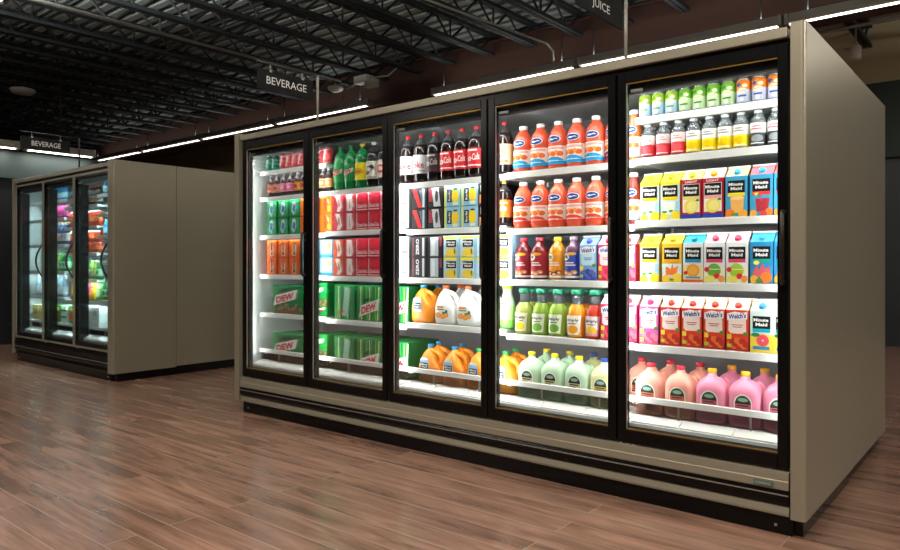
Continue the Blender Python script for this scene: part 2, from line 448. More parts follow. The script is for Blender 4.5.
P = 0.775
def cooler(xr, nd, pitch, shelves, pw_r, label, frame, led, led_col, led_w, handles, seam, gold=True, style='bar', shift=0.03, shelf_w=0.28, deep=0.078, low=None, stile=0.043):
    low = low or TAN
    """a glass door reach-in cooler whose doors end at xr on the right; doors in the Y=0 plane"""
    root = empty('display_cooler', (xr, 0, 0)); tag(root, label, 'cooler')
    W = nd*pitch
    # end panels (local x, 0 = right end of the doors)
    rc = 0.018; arc = [(pw_r-rc+rc*math.sin(q*PI/12), -0.02+rc-rc*math.cos(q*PI/12)) for q in range(7)]
    m = MB(); m.prism([(0.009, -0.02)] + arc + [(pw_r, seam), (0.009, seam)], 0.078, 2.12, TAN, 'z'); m.build('end_panel', root)
    m = MB(); m.prism([(-W-0.012, -0.02), (-W-0.07, -0.02), (-W-0.085, -0.006), (-W-0.085, 0.975), (-W-0.012, 0.975)], 0.084, 2.12, TAN, 'z'); m.build('end_panel', root)
    # carcass
    m = MB()
    m.box(-W-0.01, 0.002, 0.86, 0.975, 0.1, 2.10, TAN_DARK); m.box(-W-0.01, 0.002, 0.075, 0.86, 2.035, 2.10, TAN_DARK)
    m.box(-W-0.01, 0.002, 0.075, 0.86, 0.14, 0.33, TAN_DARK)
    m.build('carcass', root)
    m = MB(); m.box(-W-0.004, -0.004, 0.80, 0.855, 0.335, 2.03, BACK)
    nx = int(W/0.0775)
    for k in range(nx):                      # slotted back uprights
        for zz in (1.93, 1.90):
            m.box(-W+0.03+k*0.0775, -W+0.05+k*0.0775, 0.797, 0.80, zz, zz+0.012, DARKGREY)
    m.build('back_panel', root)
    for xa in (-0.004, -W-0.006):
        MB().box(xa, xa+0.006, 0.075, 0.80, 0.335, 2.03, LINER).build('side_liner', root)
    MB().box(-W, -0.004, 0.075, 0.80, 2.022, 2.033, LINER).build('roof_liner', root)
    # front trims
    MB().box(-W-0.01, -0.006, -0.012, 0.07, 2.066, 2.108, TAN, 0.004, 2).build('top_trim', root)
    MB().box(-W-0.008, 0.0, 0.012, 0.074, 2.043, 2.066, BLACK).build('head_rail', root)
    m = MB(); m.prism([(-0.012, 0.19), (-0.015, 0.195), (-0.014, 0.226), (-0.0115, 0.229), (-0.009, 0.262), (0.004, 0.266), (0.07, 0.266), (0.07, 0.19)], -W-0.008, 0.0, low, 'x'); m.build('bumper', root)
    m = MB(); m.prism([(0.0, 0.19), (-0.010, 0.186), (-0.014, 0.176), (-0.014, 0.14), (-0.006, 0.126), (0.07, 0.124), (0.07, 0.19)], -W-0.008, 0.0, BLACK, 'x')
    m.box(-W-0.008, 0, -0.0165, -0.0135, 0.168, 0.173, STEEL); m.build('lower_rail', root)
    m = MB(); m.prism([(-0.004, 0.082), (-0.008, 0.092), (0.0, 0.122), (0.07, 0.122), (0.07, 0.082)], -W, 0.0, low, 'x'); m.build('lower_trim', root)
    m = MB(); m.box(-W, 0.012, 0.012, 0.03, 0.0, 0.081, BLACK); m.box(0.0, pw_r-0.02, 0.03, seam, 0.0, 0.086, BLACK)
    for k in range(nd+1): m.lathe([(0, 0.006), (0.003, 0.005)], STEEL, 8)
    for k in range(2): m.box(-0.06-k*(W-0.12), -0.05-k*(W-0.12), 0.009, 0.012, 0.03, 0.04, STEEL)
    m.build('kick_plate', root)
    if handles == 'bar':
        m = MB(); m.box(-0.135, -0.058, -0.0235, -0.019, 0.2, 0.219, M('4c5a52', 0.3)); m.box(-0.128, -0.065, -0.0245, -0.0236, 0.2035, 0.2155, M('6f8277', 0.25)); m.build('temperature_display', root)
    # inner header and mullions with LED strips
    MB().box(-W, -0.004, 0.05, 0.074, 1.95, 2.034, DARKGREY).build('inner_header', root)
    for k in range(nd+1):
        x = -k*pitch
        a, c = (x-0.032, x+0.032)
        if k == 0: a, c = (-0.034, -0.006)
        if k == nd: a, c = (-W+0.004, -W+0.03)
        mu = MB().box(a, c, 0.046, deep, 0.335, 1.95, DARKGREY if deep < 0.1 else BLACK, 0.003).build('mullion', root)
        if deep > 0.1: continue
        for s in (-1, 1):
            if (k == 0 and s > 0) or (k == nd and s < 0): continue
            xx = (c-0.004) if s > 0 else (a+0.004)
            xx = (c-0.020) if s > 0 else (a+0.020)
            sl = MB().box(xx-0.006, xx+0.006, 0.0785, 0.085, 0.42, 1.93, led, 0.002).build('led_strip', mu)
            area('led_lamp', (xx, 0.088, 1.175), (s*0.66, 0.75, 0.0), 0.02, 1.5, led_w*(1+0.14*k), led_col, root)
    MB().box(-W+0.05, -0.03, 0.078, 0.088, 1.955, 1.965, led).build('led_strip', root)
    area('led_lamp', (-W/2, 0.085, 1.950), (0, 0.55, -0.83), W-0.1, 0.012, led_w*0.25*nd, led_col, root)
    # deck, grille, fence
    m = MB(); m.prism([(0.08, 0.336), (0.08, 0.352), (0.155, 0.380), (0.80, 0.383), (0.80, 0.336)], -W, -0.004, WHITE, 'x'); m.build('deck', root)
    for k in range(nd):
        x0, x1 = -(k+1)*pitch+shift, -k*pitch+shift-0.002
        if k == 0: x1 = -0.012
        if k == nd-1: x0 = -W+0.03
        m = MB()
        for q in range(3):
            xa = x0 + (x1-x0)*q/3; m.prism([(0.085, 0.3565), (0.085, 0.360), (0.142, 0.3815), (0.142, 0.378)], xa+0.004, xa+(x1-x0)/3-0.004, M('dcdbd4', 0.5), 'x')
        m.build('air_grille', root)
        fe = MB().box(x0, x1, 0.148, 0.152, 0.392, 0.444, PLASTIC).build('shelf_fence', root)
        MB().box(x0, x1, 0.138, 0.153, 0.444, 0.474, M('f0f2ef', 0.35), 0.002).build('price_rail', fe)
        for t in (0.3, 0.75):
            MB().box(x0+(x1-x0)*t-0.004, x0+(x1-x0)*t+0.004, 0.140, 0.1475, 0.381, 0.446, STEEL).build('fence_clip', fe)
        # shelves
        for z in shelves[k]:
            sh = MB().box(x0+0.002, x1-0.002, 0.154, 0.62, z-0.024, z-0.004, LINER)
            sh.box(x0+0.03, x0+0.045, 0.52, 0.795, z-0.05, z-0.0245, LINER); sh.box(x1-0.045, x1-0.03, 0.52, 0.795, z-0.05, z-0.0245, LINER)
            sh = sh.build('shelf', root)
            m = MB(); m.prism([(0.140, z-0.034), (0.138, z-0.002), (0.142, z), (0.1535, z), (0.1535, z-0.034)], x0+0.002, x1-0.002, M('f0f2ef', 0.35), 'x'); m.build('price_rail', sh)
            MB().box(x0+0.03, x1-0.03, 0.1545, 0.162, z-0.0285, z-0.0245, led).build('led_strip', sh)  # invented strip tucked behind the shelf lip
            area('led_lamp', ((x0+x1)/2, 0.158, z-0.030), (0, 0.22, -1), x1-x0-0.06, 0.008, led_w*shelf_w*(1+0.14*k), led_col, root)  # lamp added under each shelf to light the drinks more evenly
    # doors
    for k in range(nd):
        x1, x0 = -k*pitch-0.004, -(k+1)*pitch+0.004
        z0, z1 = 0.272, 2.042; st = stile; zb, zt = 0.335, 1.995
        m = MB()
        m.box(x0, x0+st, 0.0, 0.042, z0, z1, frame, 0.003); m.box(x1-st, x1, 0.0, 0.042, z0, z1, frame, 0.003)
        m.box(x0+st-0.001, x1-st+0.001, 0.0005, 0.042, z0, zb, frame, 0.003); m.box(x0+st-0.001, x1-st+0.001, 0.0005, 0.042, zt, z1, frame, 0.003)
        d = m.build('door', root)
        m = MB(); m.box(x0+st-0.004, x1-st+0.004, 0.016, 0.022, zb-0.004, zt+0.004, GLASS); m.build('glass_pane', d)
        if gold:
            m = MB(); a, c = x0+st, x1-st
            m.box(a, c, 0.008, 0.0155, zt-0.006, zt, GOLD); m.box(a, c, 0.008, 0.0155, zb, zb+0.005, GOLD)
            m.box(a, a+0.004, 0.008, 0.0155, zb+0.005, zt-0.006, STEEL); m.build('glazing_bead', d)
        m = MB(); m.box(x0+st+0.012, x0+st+0.075, 0.024, 0.034, zt-0.045, zt-0.028, STEEL, 0.004); m.build('door_stay', d)
        m = MB()
        for q in (0.01, 0.045, 0.075): m.box(x0+q, x0+q+0.014, 0.002, 0.010, z0-0.012, z0-0.002, STEEL, 0.002)
        m.build('hinge', d)
        hx = x1-0.016
        if style == 'bar':
            m = MB(); m.tube([(hx, 0.0, 1.335), (hx, -0.026, 1.345), (hx, -0.034, 1.33), (hx, -0.034, 1.06), (hx, -0.026, 1.045), (hx, 0.0, 1.055)], 0.009, BRONZE, 10)
            m.build('door_handle', d)
        else:
            m = MB(); m.box(x0, x0+0.022, -0.003, -0.0002, z0, z1, TAN); m.box(x1-0.022, x1, -0.003, -0.0002, z0, z1, TAN); m.box(x0+0.022, x1-0.022, -0.003, -0.0002, z1-0.02, z1, TAN); m.box(x0+0.022, x1-0.022, -0.003, -0.0002, z0, z0+0.02, TAN); m.build('edge_trim', d)
            m = MB(); n = 10
            m.tube([(hx-0.002-0.05*math.sin(PI*q/n)*0.6, -0.055*math.sin(PI*q/n), 0.98+0.36*q/n) for q in range(n+1)], 0.010, M('17191c', 0.3), 8)
            m.build('door_handle', d)
    return root

main_shelves = [[1.852, 1.651, 1.342, 1.040, 0.732], [1.644, 1.326, 1.041, 0.735], [1.638, 1.345, 1.041, 0.757],
                [1.640, 1.357, 1.043, 0.742], [1.842, 1.640, 1.348, 1.046, 0.751]]
NL = (1.0, 0.985, 0.97)
big = cooler(0.0, 5, P, main_shelves, 0.066, 'tall five door glass cooler of drinks with tan end panels, nearest and largest', BLACK, LED, NL, 2.9, 'bar', 0.978)
XL = -6.06
left_shelves = [[1.842, 1.640, 1.420, 1.150, 0.755], [1.745, 1.523, 1.243, 0.965, 0.736], [1.842, 1.640, 1.345, 1.045, 0.755]]
small = cooler(XL, 3, 0.785, left_shelves, 0.12, 'three door glass cooler with tan end panel standing at the far left', BLACK, LED_COOL, (0.66, 0.97, 1.0), 4.2, '', 0.62, gold=False, style='arc', shift=0.21, shelf_w=1.1, deep=0.134, low=BLACK, stile=0.02)

# units standing back to back behind the two coolers
r = empty('rear_cooler', (0, 1.5, 0)); tag(r, 'tan cooler standing back to back behind the large five door cooler', 'cooler')
m = MB(); m.prism([(0.004, -0.512), (0.064, -0.512), (0.064, 0.52), (0.049, 0.535), (0.004, 0.535)], 0.078, 2.12, TAN, 'z'); m.build('end_panel', r)
MB().box(-3.9, 0.003, -0.516, 0.53, 0.09, 2.11, TAN_DARK).build('carcass', r); MB().box(-3.85, 0.035, -0.5, 0.50, 0.0, 0.086, BLACK).build('kick_plate', r)
r = empty('rear_cooler', (-6.06, 1.3, 0)); tag(r, 'tan cooler standing back to back behind the far left three door cooler', 'cooler')
m = MB(); m.prism([(0.004, -0.675), (0.118, -0.675), (0.118, 0.72), (0.1, 0.735), (0.004, 0.735)], 0.088, 2.12, TAN, 'z'); m.build('end_panel', r)
MB().box(-2.3, 0.003, -0.30, 0.73, 0.09, 2.11, TAN_DARK).build('carcass', r); MB().box(-2.3, 0.10, -0.675, 0.70, 0.0, 0.086, BLACK).build('kick_plate', r)

# ------------------------------------------------------------------ hanging signs
def sign(x, word, label, zb=2.255, y0=-0.445, y1=0.005, ztop=2.395, ws=0.325, dz=0.0, pm=None):
    pm = pm or CONDUIT
    root = empty('aisle_sign', (x, 0.05, 2.108)); tag(root, label, 'sign', 'aisle signs on poles')
    o = lambda y, z: (0, y-0.05, z-2.108)
    m = MB(); m.tube([o(0.05, 2.109), o(0.05, ztop+0.04)], 0.009, pm, 8); m.lathe([(0.0005, 0.03), (0.006, 0.03)], pm, 12); m.build('pole', root)
    m = MB(); m.tube([o(0.05, ztop+0.035), o(y0, ztop+0.035)], 0.006, DARKGREY, 8); m.build('arm', root)
    b = MB().box(-0.004, 0.004, y0-0.05, y1-0.05, zb-2.108, ztop-0.008-2.108, M('0b0c0d', 0.6, 0.0, 0.2)).build('board', root)
    for yy in (y0+0.1, y1-0.09):
        m = MB(); m.tube([o(yy, ztop-0.01), o(yy, ztop+0.03)], 0.004, CONDUIT, 6); m.box(-0.008, 0.008, yy-0.06, yy-0.04, ztop-0.02-2.108, ztop-0.005-2.108, STEEL); m.build('clip', root)
    vs, fs = text_geo(word, 0.004)
    m = MB(); i = m.mi(M('e6e6e0', 0.5)); ym = (y0+y1)/2-0.05+0.005; zm = (zb+ztop)/2-0.004-2.108+dz; hh = 0.050
    for sx in (1, -1):
        V = [m.bm.verts.new((sx*0.0052, ym+sx*a*ws, zm+c*hh)) for a, c in vs]
        for f in fs: q = m.bm.faces.new([V[k] for k in f]); q.material_index = i
    me = bpy.data.meshes.new('lettering'); m.bm.to_mesh(me); m.bm.free(); me.materials.append(m.mats[0])
    t = bpy.data.objects.new('lettering', me); COL.objects.link(t); t.parent = b
    return root
sign(-3.05, 'BEVERAGE', 'black sign reading BEVERAGE on a pole above the second farthest cooler door')
sign(-0.75, 'JUICE', 'black sign reading JUICE on a pole at the top of the picture', ws=0.17, dz=-0.018)
sign(-6.84, 'BEVERAGE', 'black sign reading BEVERAGE above the three door cooler at far left', zb=2.26, ztop=2.39, y0=-.50, y1=-.045, ws=0.27, pm=JOISTMAT)

# ------------------------------------------------------------------ roof services
def pipe(name, pts, rad, label, cat, mat=CONDUIT):
    m = MB(); m.tube(pts, rad, mat, 8); o = m.build(name); tag(o, label, cat, None, 'thing'); return o
pipe('sprinkler_pipe', [(-7.53, -10, 3.98), (-7.53, 4.25, 3.98)], 0.022, 'long grey pipe running straight under the roof joists', 'pipe')
pipe('conduit', [(-5.0, -1.0, 4.05), (-4.39, 2.72, 4.05), (-4.06, 4.70, 3.98), (-4.03, 4.80, 3.90), (-4.03, 4.80, 3.765)], 0.014, 'thin conduit bending down to the strip light in the middle', 'conduit')
r = empty('junction_box', (-7.3, 4.6, 4.0)); tag(r, 'pale grey box hanging under the joists above the beverage sign', 'electrical box')
MB().box(-0.235, 0.06, -0.08, 0.08, -0.02, 0.10, M('ddd7c9', 0.5), 0.015, 2).build('housing', r)
MB().box(0.0, 0.20, -0.07, 0.07, -0.11, 0.02, M('d2ccbe', 0.5), 0.015, 2).build('cover', r)
for pts, rad in (([(-0.235, 0, 0.0), (-0.45, 0, -0.03), (-0.56, 0, 0.0)], 0.02), ([(0.05, 0, 0.05), (0.36, 0.1, 0.05), (0.5, 0.2, 0.2), (0.55, 0.25, 0.3)], 0.014), ([(-0.1, 0, 0.085), (-0.1, 0, 0.14)], 0.012)):
    MB().tube(pts, rad, CONDUIT, 8).build('conduit', r)
r = empty('ceiling_fitting', (-8.05, 4.6, 4.0)); tag(r, 'small pale fitting with a looped cable left of the hanging grey box', 'fitting', None, 'thing')
m = MB(); m.lathe([(-0.05, 0.05), (-0.03, 0.10), (0.0, 0.13), (0.03, 0.13)], M('d2ccbe', 0.5), 18); m.build('body', r)
m = MB(); m.tube([(-0.05, 0, -0.04), (-0.2, 0, -0.15), (-0.05, 0, -0.28), (0.15, 0, -0.26), (0.2, 0, -0.14)], 0.009, M('55554f'), 6); m.build('cable', r); MB().tube([(0, 0, 0.03), (0, 0, 0.13)], 0.012, CONDUIT, 6).build('stem', r)
r = empty('ceiling_dish', (-12.26, 1.41, 4.0)); tag(r, 'round pale dish fitting under the roof at far left', 'fitting', None, 'thing')
m = MB(); m.lathe([(-0.03, 0.05), (-0.02, 0.16), (0.03, 0.19), (0.05, 0.19)], M('cfcabb', 0.5), 20); m.build('dish', r)
MB().tube([(0, 0, 0.05), (0, 0, 0.12)], 0.015, CONDUIT, 6).build('stem', r)
r = empty('ceiling_sensor', (-0.92, 6.9, 3.68)); tag(r, 'white cylindrical fitting hanging in front of the beige wall', 'fitting', None, 'thing')
m = MB(); m.lathe([(0, 0.055), (0.02, 0.065), (0.16, 0.065), (0.18, 0.04)], M('d8d2c4', 0.5), 16); m.build('body', r)
MB().tube([(0, 0, 0.18), (0, 0, 0.42)], 0.014, CONDUIT, 6).build('stem', r)
pipe('ceiling_conduit', [(-6, 6.8, 4.076), (2.5, 6.8, 4.076)], 0.022, 'pale conduit running across in front of the beige wall', 'conduit')

# ------------------------------------------------------------------ drinks: one prototype of each kind
PROTO = {}
PH = {}          # kind -> (object name, category, short description, group)
def kind(key, name, cat, desc, group):
    r = bpy.data.objects.new(name, None); r.empty_display_size = 0.05; COL.objects.link(r)
    PROTO[key] = r; PH[key] = (name, cat, desc, group); return r
placed = []      # (key, object, shelf phrase, x, row)
used = set()
def put(key, x, y, z, shelf, rz=0.0):
    src = PROTO[key]
    if key not in used: used.add(key); o = src
    else:
        o = src.copy(); COL.objects.link(o)
        for ch in list(src.children):
            c = ch.copy(); c.parent = o; COL.objects.link(c)
            for g in list(ch.children):
                d = g.copy(); d.parent = c; COL.objects.link(d)
    o.location = (x, y, z); o.rotation_euler = (0, 0, rz)
    placed.append((key, o, shelf, x))
    return o

def screw_cap(r, z, rad, h, col, parent, off=(0, 0)):
    m = MB(); m.lathe([(z, rad*0.96), (z+0.003, rad), (z+h-0.003, rad), (z+h, rad*0.9)], M(col, 0.35), 16, off); m.build('cap', parent)

# --- cans
def can(key, desc, top, low, group='drink cans', pic=None):
    r = kind(key, 'soda_can', 'can', desc, group)
    m = MB(); m.lathe([(0, 0.024), (0.004, 0.027), (0.012, 0.0325), (0.045, 0.0325), (0.068, 0.0325), (0.104, 0.0325), (0.115, 0.0275)],
        [M('c2c6c8', 0.25, 0.8), M('c2c6c8', 0.25, 0.8), M(low, 0.3), M(low, 0.3), M(top, 0.3), M(top, 0.3)], 20); m.build('body', r)
    m = MB(); m.lathe([(0.1152, 0.027), (0.118, 0.0275), (0.121, 0.0265), (0.119, 0.0245)], M('d2d5d6', 0.22, 0.9), 20); m.box(-0.006, 0.006, -0.012, 0.004, 0.1192, 0.1205, M('d2d5d6', 0.22, 0.9)); m.build('lid', r)
    p = Print(0.066, 0.122, 0, -0.0325, 0.0325)
    if pic: pic(p)
    p.build('printed_label', r)
def pic_can(c1, c2):
    def f(p):
        p.ell(0, .52, .34, .10, c1, 1); p.text('Sparkling', 0, .52, .5, .06, c2, 2); p.rect(-.3, .3, .3, .36, c2, 1); p.ell(-.25, .74, .2, .07, c2, 1, 12); p.ell(.2, .7, .18, .07, c1, 1, 12)
        p.rect(-.12, .14, .12, .26, 'e6e9ea', 1)
    return f
can('can_pear', 'pale green drink can with light blue lower half', '9fc13b', 'a9c6dd', pic=pic_can('e8f0d8', '6f9a2a'))
can('can_lime', 'bright green drink can with silver lower half', '6fae2b', 'b9d2a0', pic=pic_can('dff0c0', '3f7f1e'))
can('can_orange', 'orange drink can with pale blue lower half', 'e87a1c', 'b7b9d0', pic=pic_can('f6d9b0', '31508f'))
can('can_red', 'red soda can with white swirl', 'c81e2c', 'd23a3a', pic=lambda p: (p.poly([(-.3, .2), (.0, .2), (.3, .8), (.05, .8)], 'ece4e2', 1), p.rect(-.5, .82, .5, .86, 'ece4e2', 1)))
can('can_green', 'dark green soda can with teal print', '0d6b4c', '12805c', pic=lambda p: (p.poly([(-.25, .2), (.05, .2), (.25, .7), (-.05, .8)], '9fd0c6', 1),))

# --- bottles
def bottle(key, name, desc, prof, bands, cap, label, group, R, pic=None, cat='bottle', seg=20, extra=None):
    """cap (z, r, h, colour); label (z0, z1, colours bottom to top)"""
    r = kind(key, name, cat, desc, group)
    m = MB(); m.lathe(prof, bands, seg); m.build('body', r)
    screw_cap(r, *cap[:1], cap[1], cap[2], cap[3], r)
    if label:
        z0, z1, cols = label; n = len(cols)
        m = MB()
        rr = R + 0.0006
        zs = [z0 + (z1-z0)*k/n for k in range(n+1)]
        if n > 1 and isinstance(cols[0], tuple):
            zs = [z0] + [z0 + (z1-z0)*c[1] for c in cols]; cols = [c[0] for c in cols]
        m.lathe([(q, rr) for q in zs], [M(c, 0.4) for c in cols], seg, cap0=False, cap1=False); lb = m.build('label', r)
        if pic:
            p = Print(2*R, z1-z0, z0, -rr, rr); pic(p); p.build('print', lb)
    elif pic:
        p = Print(2*R, 1.0, 0, -R, R); pic(p); p.build('printed_label', r)
    return r

def two_litre(key, desc, liq, cap, label, pic, hi=None):
    a = M(liq, 0.12); b = M(hi or liq, 0.1)
    bottle(key, 'soda_bottle', desc, [(0, 0.034), (0.008, 0.047), (0.03, 0.0525), (0.05, 0.0515), (0.058, 0.0535), (0.185, 0.0535), (0.195, 0.0525), (0.222, 0.050), (0.25, 0.040), (0.275, 0.022), (0.286, 0.0145), (0.296, 0.0145)],
        [a, a, a, a, a, a, a, a, b, b, b], (0.294, 0.0165, 0.022, cap), (0.062, 0.180, label), 'large soda bottles', 0.0535, pic)
def pic_cola(c, stripe=None):
    def f(p):
        p.text('Coca-Cola', 0, .52, 1.0, .34, c, 1, slope=.12)
        p.rect(-.6, .1, .6, .16, stripe or c, 1); p.rect(-.35, .85, .35, .93, c, 1)
    return f
def pic_diet(p):
    p.text('Diet', -.15, .80, .4, .16, '9a9ea3', 1); p.text('Coke', 0, .48, 1.05, .36, 'c8202c', 1); p.rect(-.6, .12, .6, .17, '8d9196', 1)
two_litre('cola', 'two litre cola bottle with red label', '1c0f0e', 'c4232e', ['cf1f27'], pic_cola('f4ecea'), '4a4a4c')
two_litre('diet', 'two litre diet cola bottle with silver label', '1c0f0e', 'c4232e', ['d5d8da'], pic_diet, '4a4a4c')
two_litre('zero', 'two litre cola bottle with black label', '171112', 'c4232e', ['1e1a1b'], pic_cola('b7a9a6', '7e2328'), '4a4a4c')
def pic_dew2(p):
    p.poly([(-.5, .25), (.45, .55), (.5, .8), (-.45, .5)], 'f0efe6', 1); p.text('DEW', 0, .52, .8, .24, 'c8202c', 2, slope=.32, bold=.05); p.text('Mtn', -.1, .76, .4, .12, '0a4a22', 2)
two_litre('dew', 'two litre green soda bottle with red lettering', '107a3c', '0c7038', ['1a8a45'], pic_dew2, '158a4a')
two_litre('lemonsoda', 'two litre green soda bottle with yellow label', '107a3c', 'ecc21f', ['f1dd2c'], lambda p: (p.ell(0, .5, .42, .2, 'd7a81c', 1), p.text('Soda', 0, .5, .5, .16, 'a33a1c', 2)), '158a4a')
two_litre('rootbeer', 'two litre dark soda bottle with cream label', '1b1514', 'e9e8e4', ['e6dfd2'], lambda p: (p.poly([(-.3, .25), (-.1, .2), (.4, .62), (.3, .82), (-.1, .7)], '3d2a24', 1), p.ell(0.02, .52, .16, .12, 'e6dfd2', 2), p.rect(-.5, .05, .5, .11, '8a7c6a', 1)), '3a3635')
two_litre('redcream', 'two litre dark soda bottle with red on cream label', '1b1514', 'cf4a3c', ['e6d3c6'], lambda p: (p.ell(0, .5, .42, .25, 'd04a38', 1), p.ell(0, .5, .2, .12, 'f0ded0', 2)), '3a3635')
two_litre('tancola', 'two litre dark soda bottle with tan label', '1b1211', 'a82a34', ['cbb08a'], lambda p: (p.rect(-.5, .12, .5, .2, '7a5a3a', 1), p.ell(0, .55, .35, .2, 'b88c5c', 1), p.text('Cola', 0, .55, .5, .16, 'f0e0c8', 2)), '3a3231')
two_litre('orangelabel', 'two litre dark soda bottle with orange label', '1b1211', 'b9a13a', ['e0722a'], lambda p: (p.text('Cola', 0, .5, .9, .3, 'f4e2cf', 1, slope=.1), p.rect(-.5, .8, .5, .86, 'f4e2cf', 1)), '3a3231')

# half litre bottles, farthest door
def small_soda(key, desc, lab, acc):
    a = M('2a1412', 0.12); g = M('3d2a28', 0.1)
    bottle(key, 'soda_bottle', desc, [(0, 0.022), (0.006, 0.03), (0.05, 0.031), (0.105, 0.031), (0.13, 0.025), (0.148, 0.013), (0.155, 0.0115), (0.162, 0.0115)],
        [a, a, a, a, g, g, g], (0.159, 0.013, 0.012, 'c9c7c4'), (0.035, 0.100, [lab]), 'small soda bottles', 0.031, lambda p: (p.ell(0, .5, .35, .25, acc, 1), p.rect(-.6, .85, .6, .93, acc, 1), p.rect(-.6, .05, .6, .12, acc, 1)), seg=16)
small_soda('ss_peach', 'small dark soda bottle with peach label', 'e9a28a', 'a8472f')
small_soda('ss_pink', 'small dark soda bottle with pink label', 'e2628e', 'f2c6d6')
small_soda('ss_gold', 'small dark soda bottle with gold label', 'edb32a', 'a83a50')
small_soda('ss_orange', 'small dark soda bottle with orange label', 'ee8a3a', 'f5d9b8')

# two tone label clear bottles, nearest door
def water(key, desc, low, top='f2f0ee', txt='c06a70', pat=None):
    a = BOTTLECLEAR
    def pic(p):
        p.rect(-.4, .70, .4, .76, txt, 1); p.rect(-.3, .82, .25, .87, txt, 1); p.ell(.05, .3, .4, .16, pat or low, 1); p.rect(-.5, .06, .5, .1, top, 1)
    bottle(key, 'water_bottle', desc, [(0, 0.026), (0.006, 0.033), (0.03, 0.034), (0.115, 0.034), (0.127, 0.032), (0.142, 0.023), (0.152, 0.0165), (0.162, 0.0165)],
        a, (0.158, 0.0185, 0.014, 'a9acae'), (0.012, 0.112, [(low, 0.55), (top, 1.0)]), 'two tone water bottles', 0.034, pic, seg=18)
water('wt_red', 'clear bottle with red and white label', 'd8303c', 'f4dcda', 'd98a8c', 'e2545c')
water('wt_yellow', 'clear bottle with yellow and white label', 'f4d40c', 'f0efe8', '9a8f96', 'e8c000')
water('wt_black', 'clear bottle with black and white label', '33363a', 'efeeee', 'd0566e', '8c9296')

# coral juice bottles (64 oz)
def coral(key, desc, body, band, logo='24408c', rs=1.0):
    def pic(p):
        p.ell(0, .163, .37, .0195, 'e9eef4', 1, 22); p.ell(0, .163, .33, .016, logo, 2, 22)
        p.poly([(-.25, .160), (-.05, .157), (.1, .163), (.27, .161), (.14, .168), (.0, .164), (-.12, .1675)], 'f2f5f8', 3)
        p.rect(-.66, .026, .66, .126, 'f6e4dc', 1); p.rect(-.52, .108, .52, .119, 'e8a8a0', 2)
        for u in (-.35, -.02, .33): p.ell(u, .083, .17, .014, 'e86a34', 2, 14)
        for u in (-.2, .16): p.ell(u, .092, .1, .009, 'f2a04a', 3, 12)
        p.ell(0, .036, .56, .030, band, 4, 18, 0.35, PI-0.35)
        p.rect(-.66, .026, .66, .044, band, 4); p.text('Juice', 0, .045, .55, .012, 'e6f2fa', 5)
    m1 = M(body, 0.22)
    bottle(key, 'juice_bottle', desc, [(z, r*rs*.974 if z < .23 else r) for z, r in [(0, 0.048), (0.006, 0.055), (0.02, 0.057), (0.13, 0.057), (0.145, 0.0565), (0.175, 0.0555), (0.205, 0.047), (0.228, 0.032), (0.238, 0.023), (0.25, 0.021)]],
        m1, (0.244, 0.0235, 0.022, 'f3f1ee'), None, 'coral juice bottles', 0.0562*rs, pic, seg=24)
coral('os_blue', 'coral juice bottle with bright blue label band', 'de5a3c', '2a9ad0')
coral('os_red', 'coral juice bottle with red label band', 'de5a3c', 'e0482e')
coral('os_purple', 'coral juice bottle with purple label band', 'de5a3c', '8e2a6a')
coral('os_amber', 'amber juice bottle with pale label', 'b5622a', 'b8d2dd', rs=.72)
coral('os_dark', 'dark red juice bottle with pale label', '7d2a24', 'c2c8e2', rs=.72)

# vegetable juice bottles
def v8(key, desc, lab, liquid, cap, fruit, group='vegetable juice bottles'):
    def pic(p):
        p.ell(-.28, .80, .28, .13, 'f3f0ea', 1, 18); p.text('V8', -.28, .8, .36, .14, '2a6a2c', 2, bold=.04)
        p.ell(0.1, .92, .3, .06, 'f0b02a', 1, 14); p.rect(-.3, .56, .25, .60, 'f6e6e2', 1); p.rect(-.3, .47, .35, .51, 'f6e6e2', 1)
        for u, v in ((-.3, .2), (0.0, .16), (.28, .22)): p.ell(u, v, .2, .075, fruit, 1, 12); p.ell(u+.04, v-.02, .1, .04, 'f2d2b4', 2, 10)
        p.rect(-1.5, 0, 1.5, .08, 'ece6e0', 3)
    b = M(liquid, 0.15); l = M(lab, 0.35)
    bottle(key, 'juice_bottle', desc, [(0, 0.040), (0.006, 0.047), (0.02, 0.048), (0.15, 0.048), (0.17, 0.044), (0.19, 0.030), (0.202, 0.0205), (0.216, 0.0205)],
        b, (0.212, 0.0225, 0.022, cap), (0.012, 0.152, [lab]), group, 0.048, pic, seg=22)
v8('v8_red', 'dark red vegetable juice bottle', 'a52738', '6a1a22', 'c8303c', 'e09a5a')
v8('v8_orange', 'orange vegetable juice bottle with yellow cap', 'f09a26', 'd98a28', 'ecd01e', 'a8441c')
v8('v8_blue', 'purple vegetable juice bottle with blue label', '2f46a4', '5a3550', '8a7f88', 'eca050')

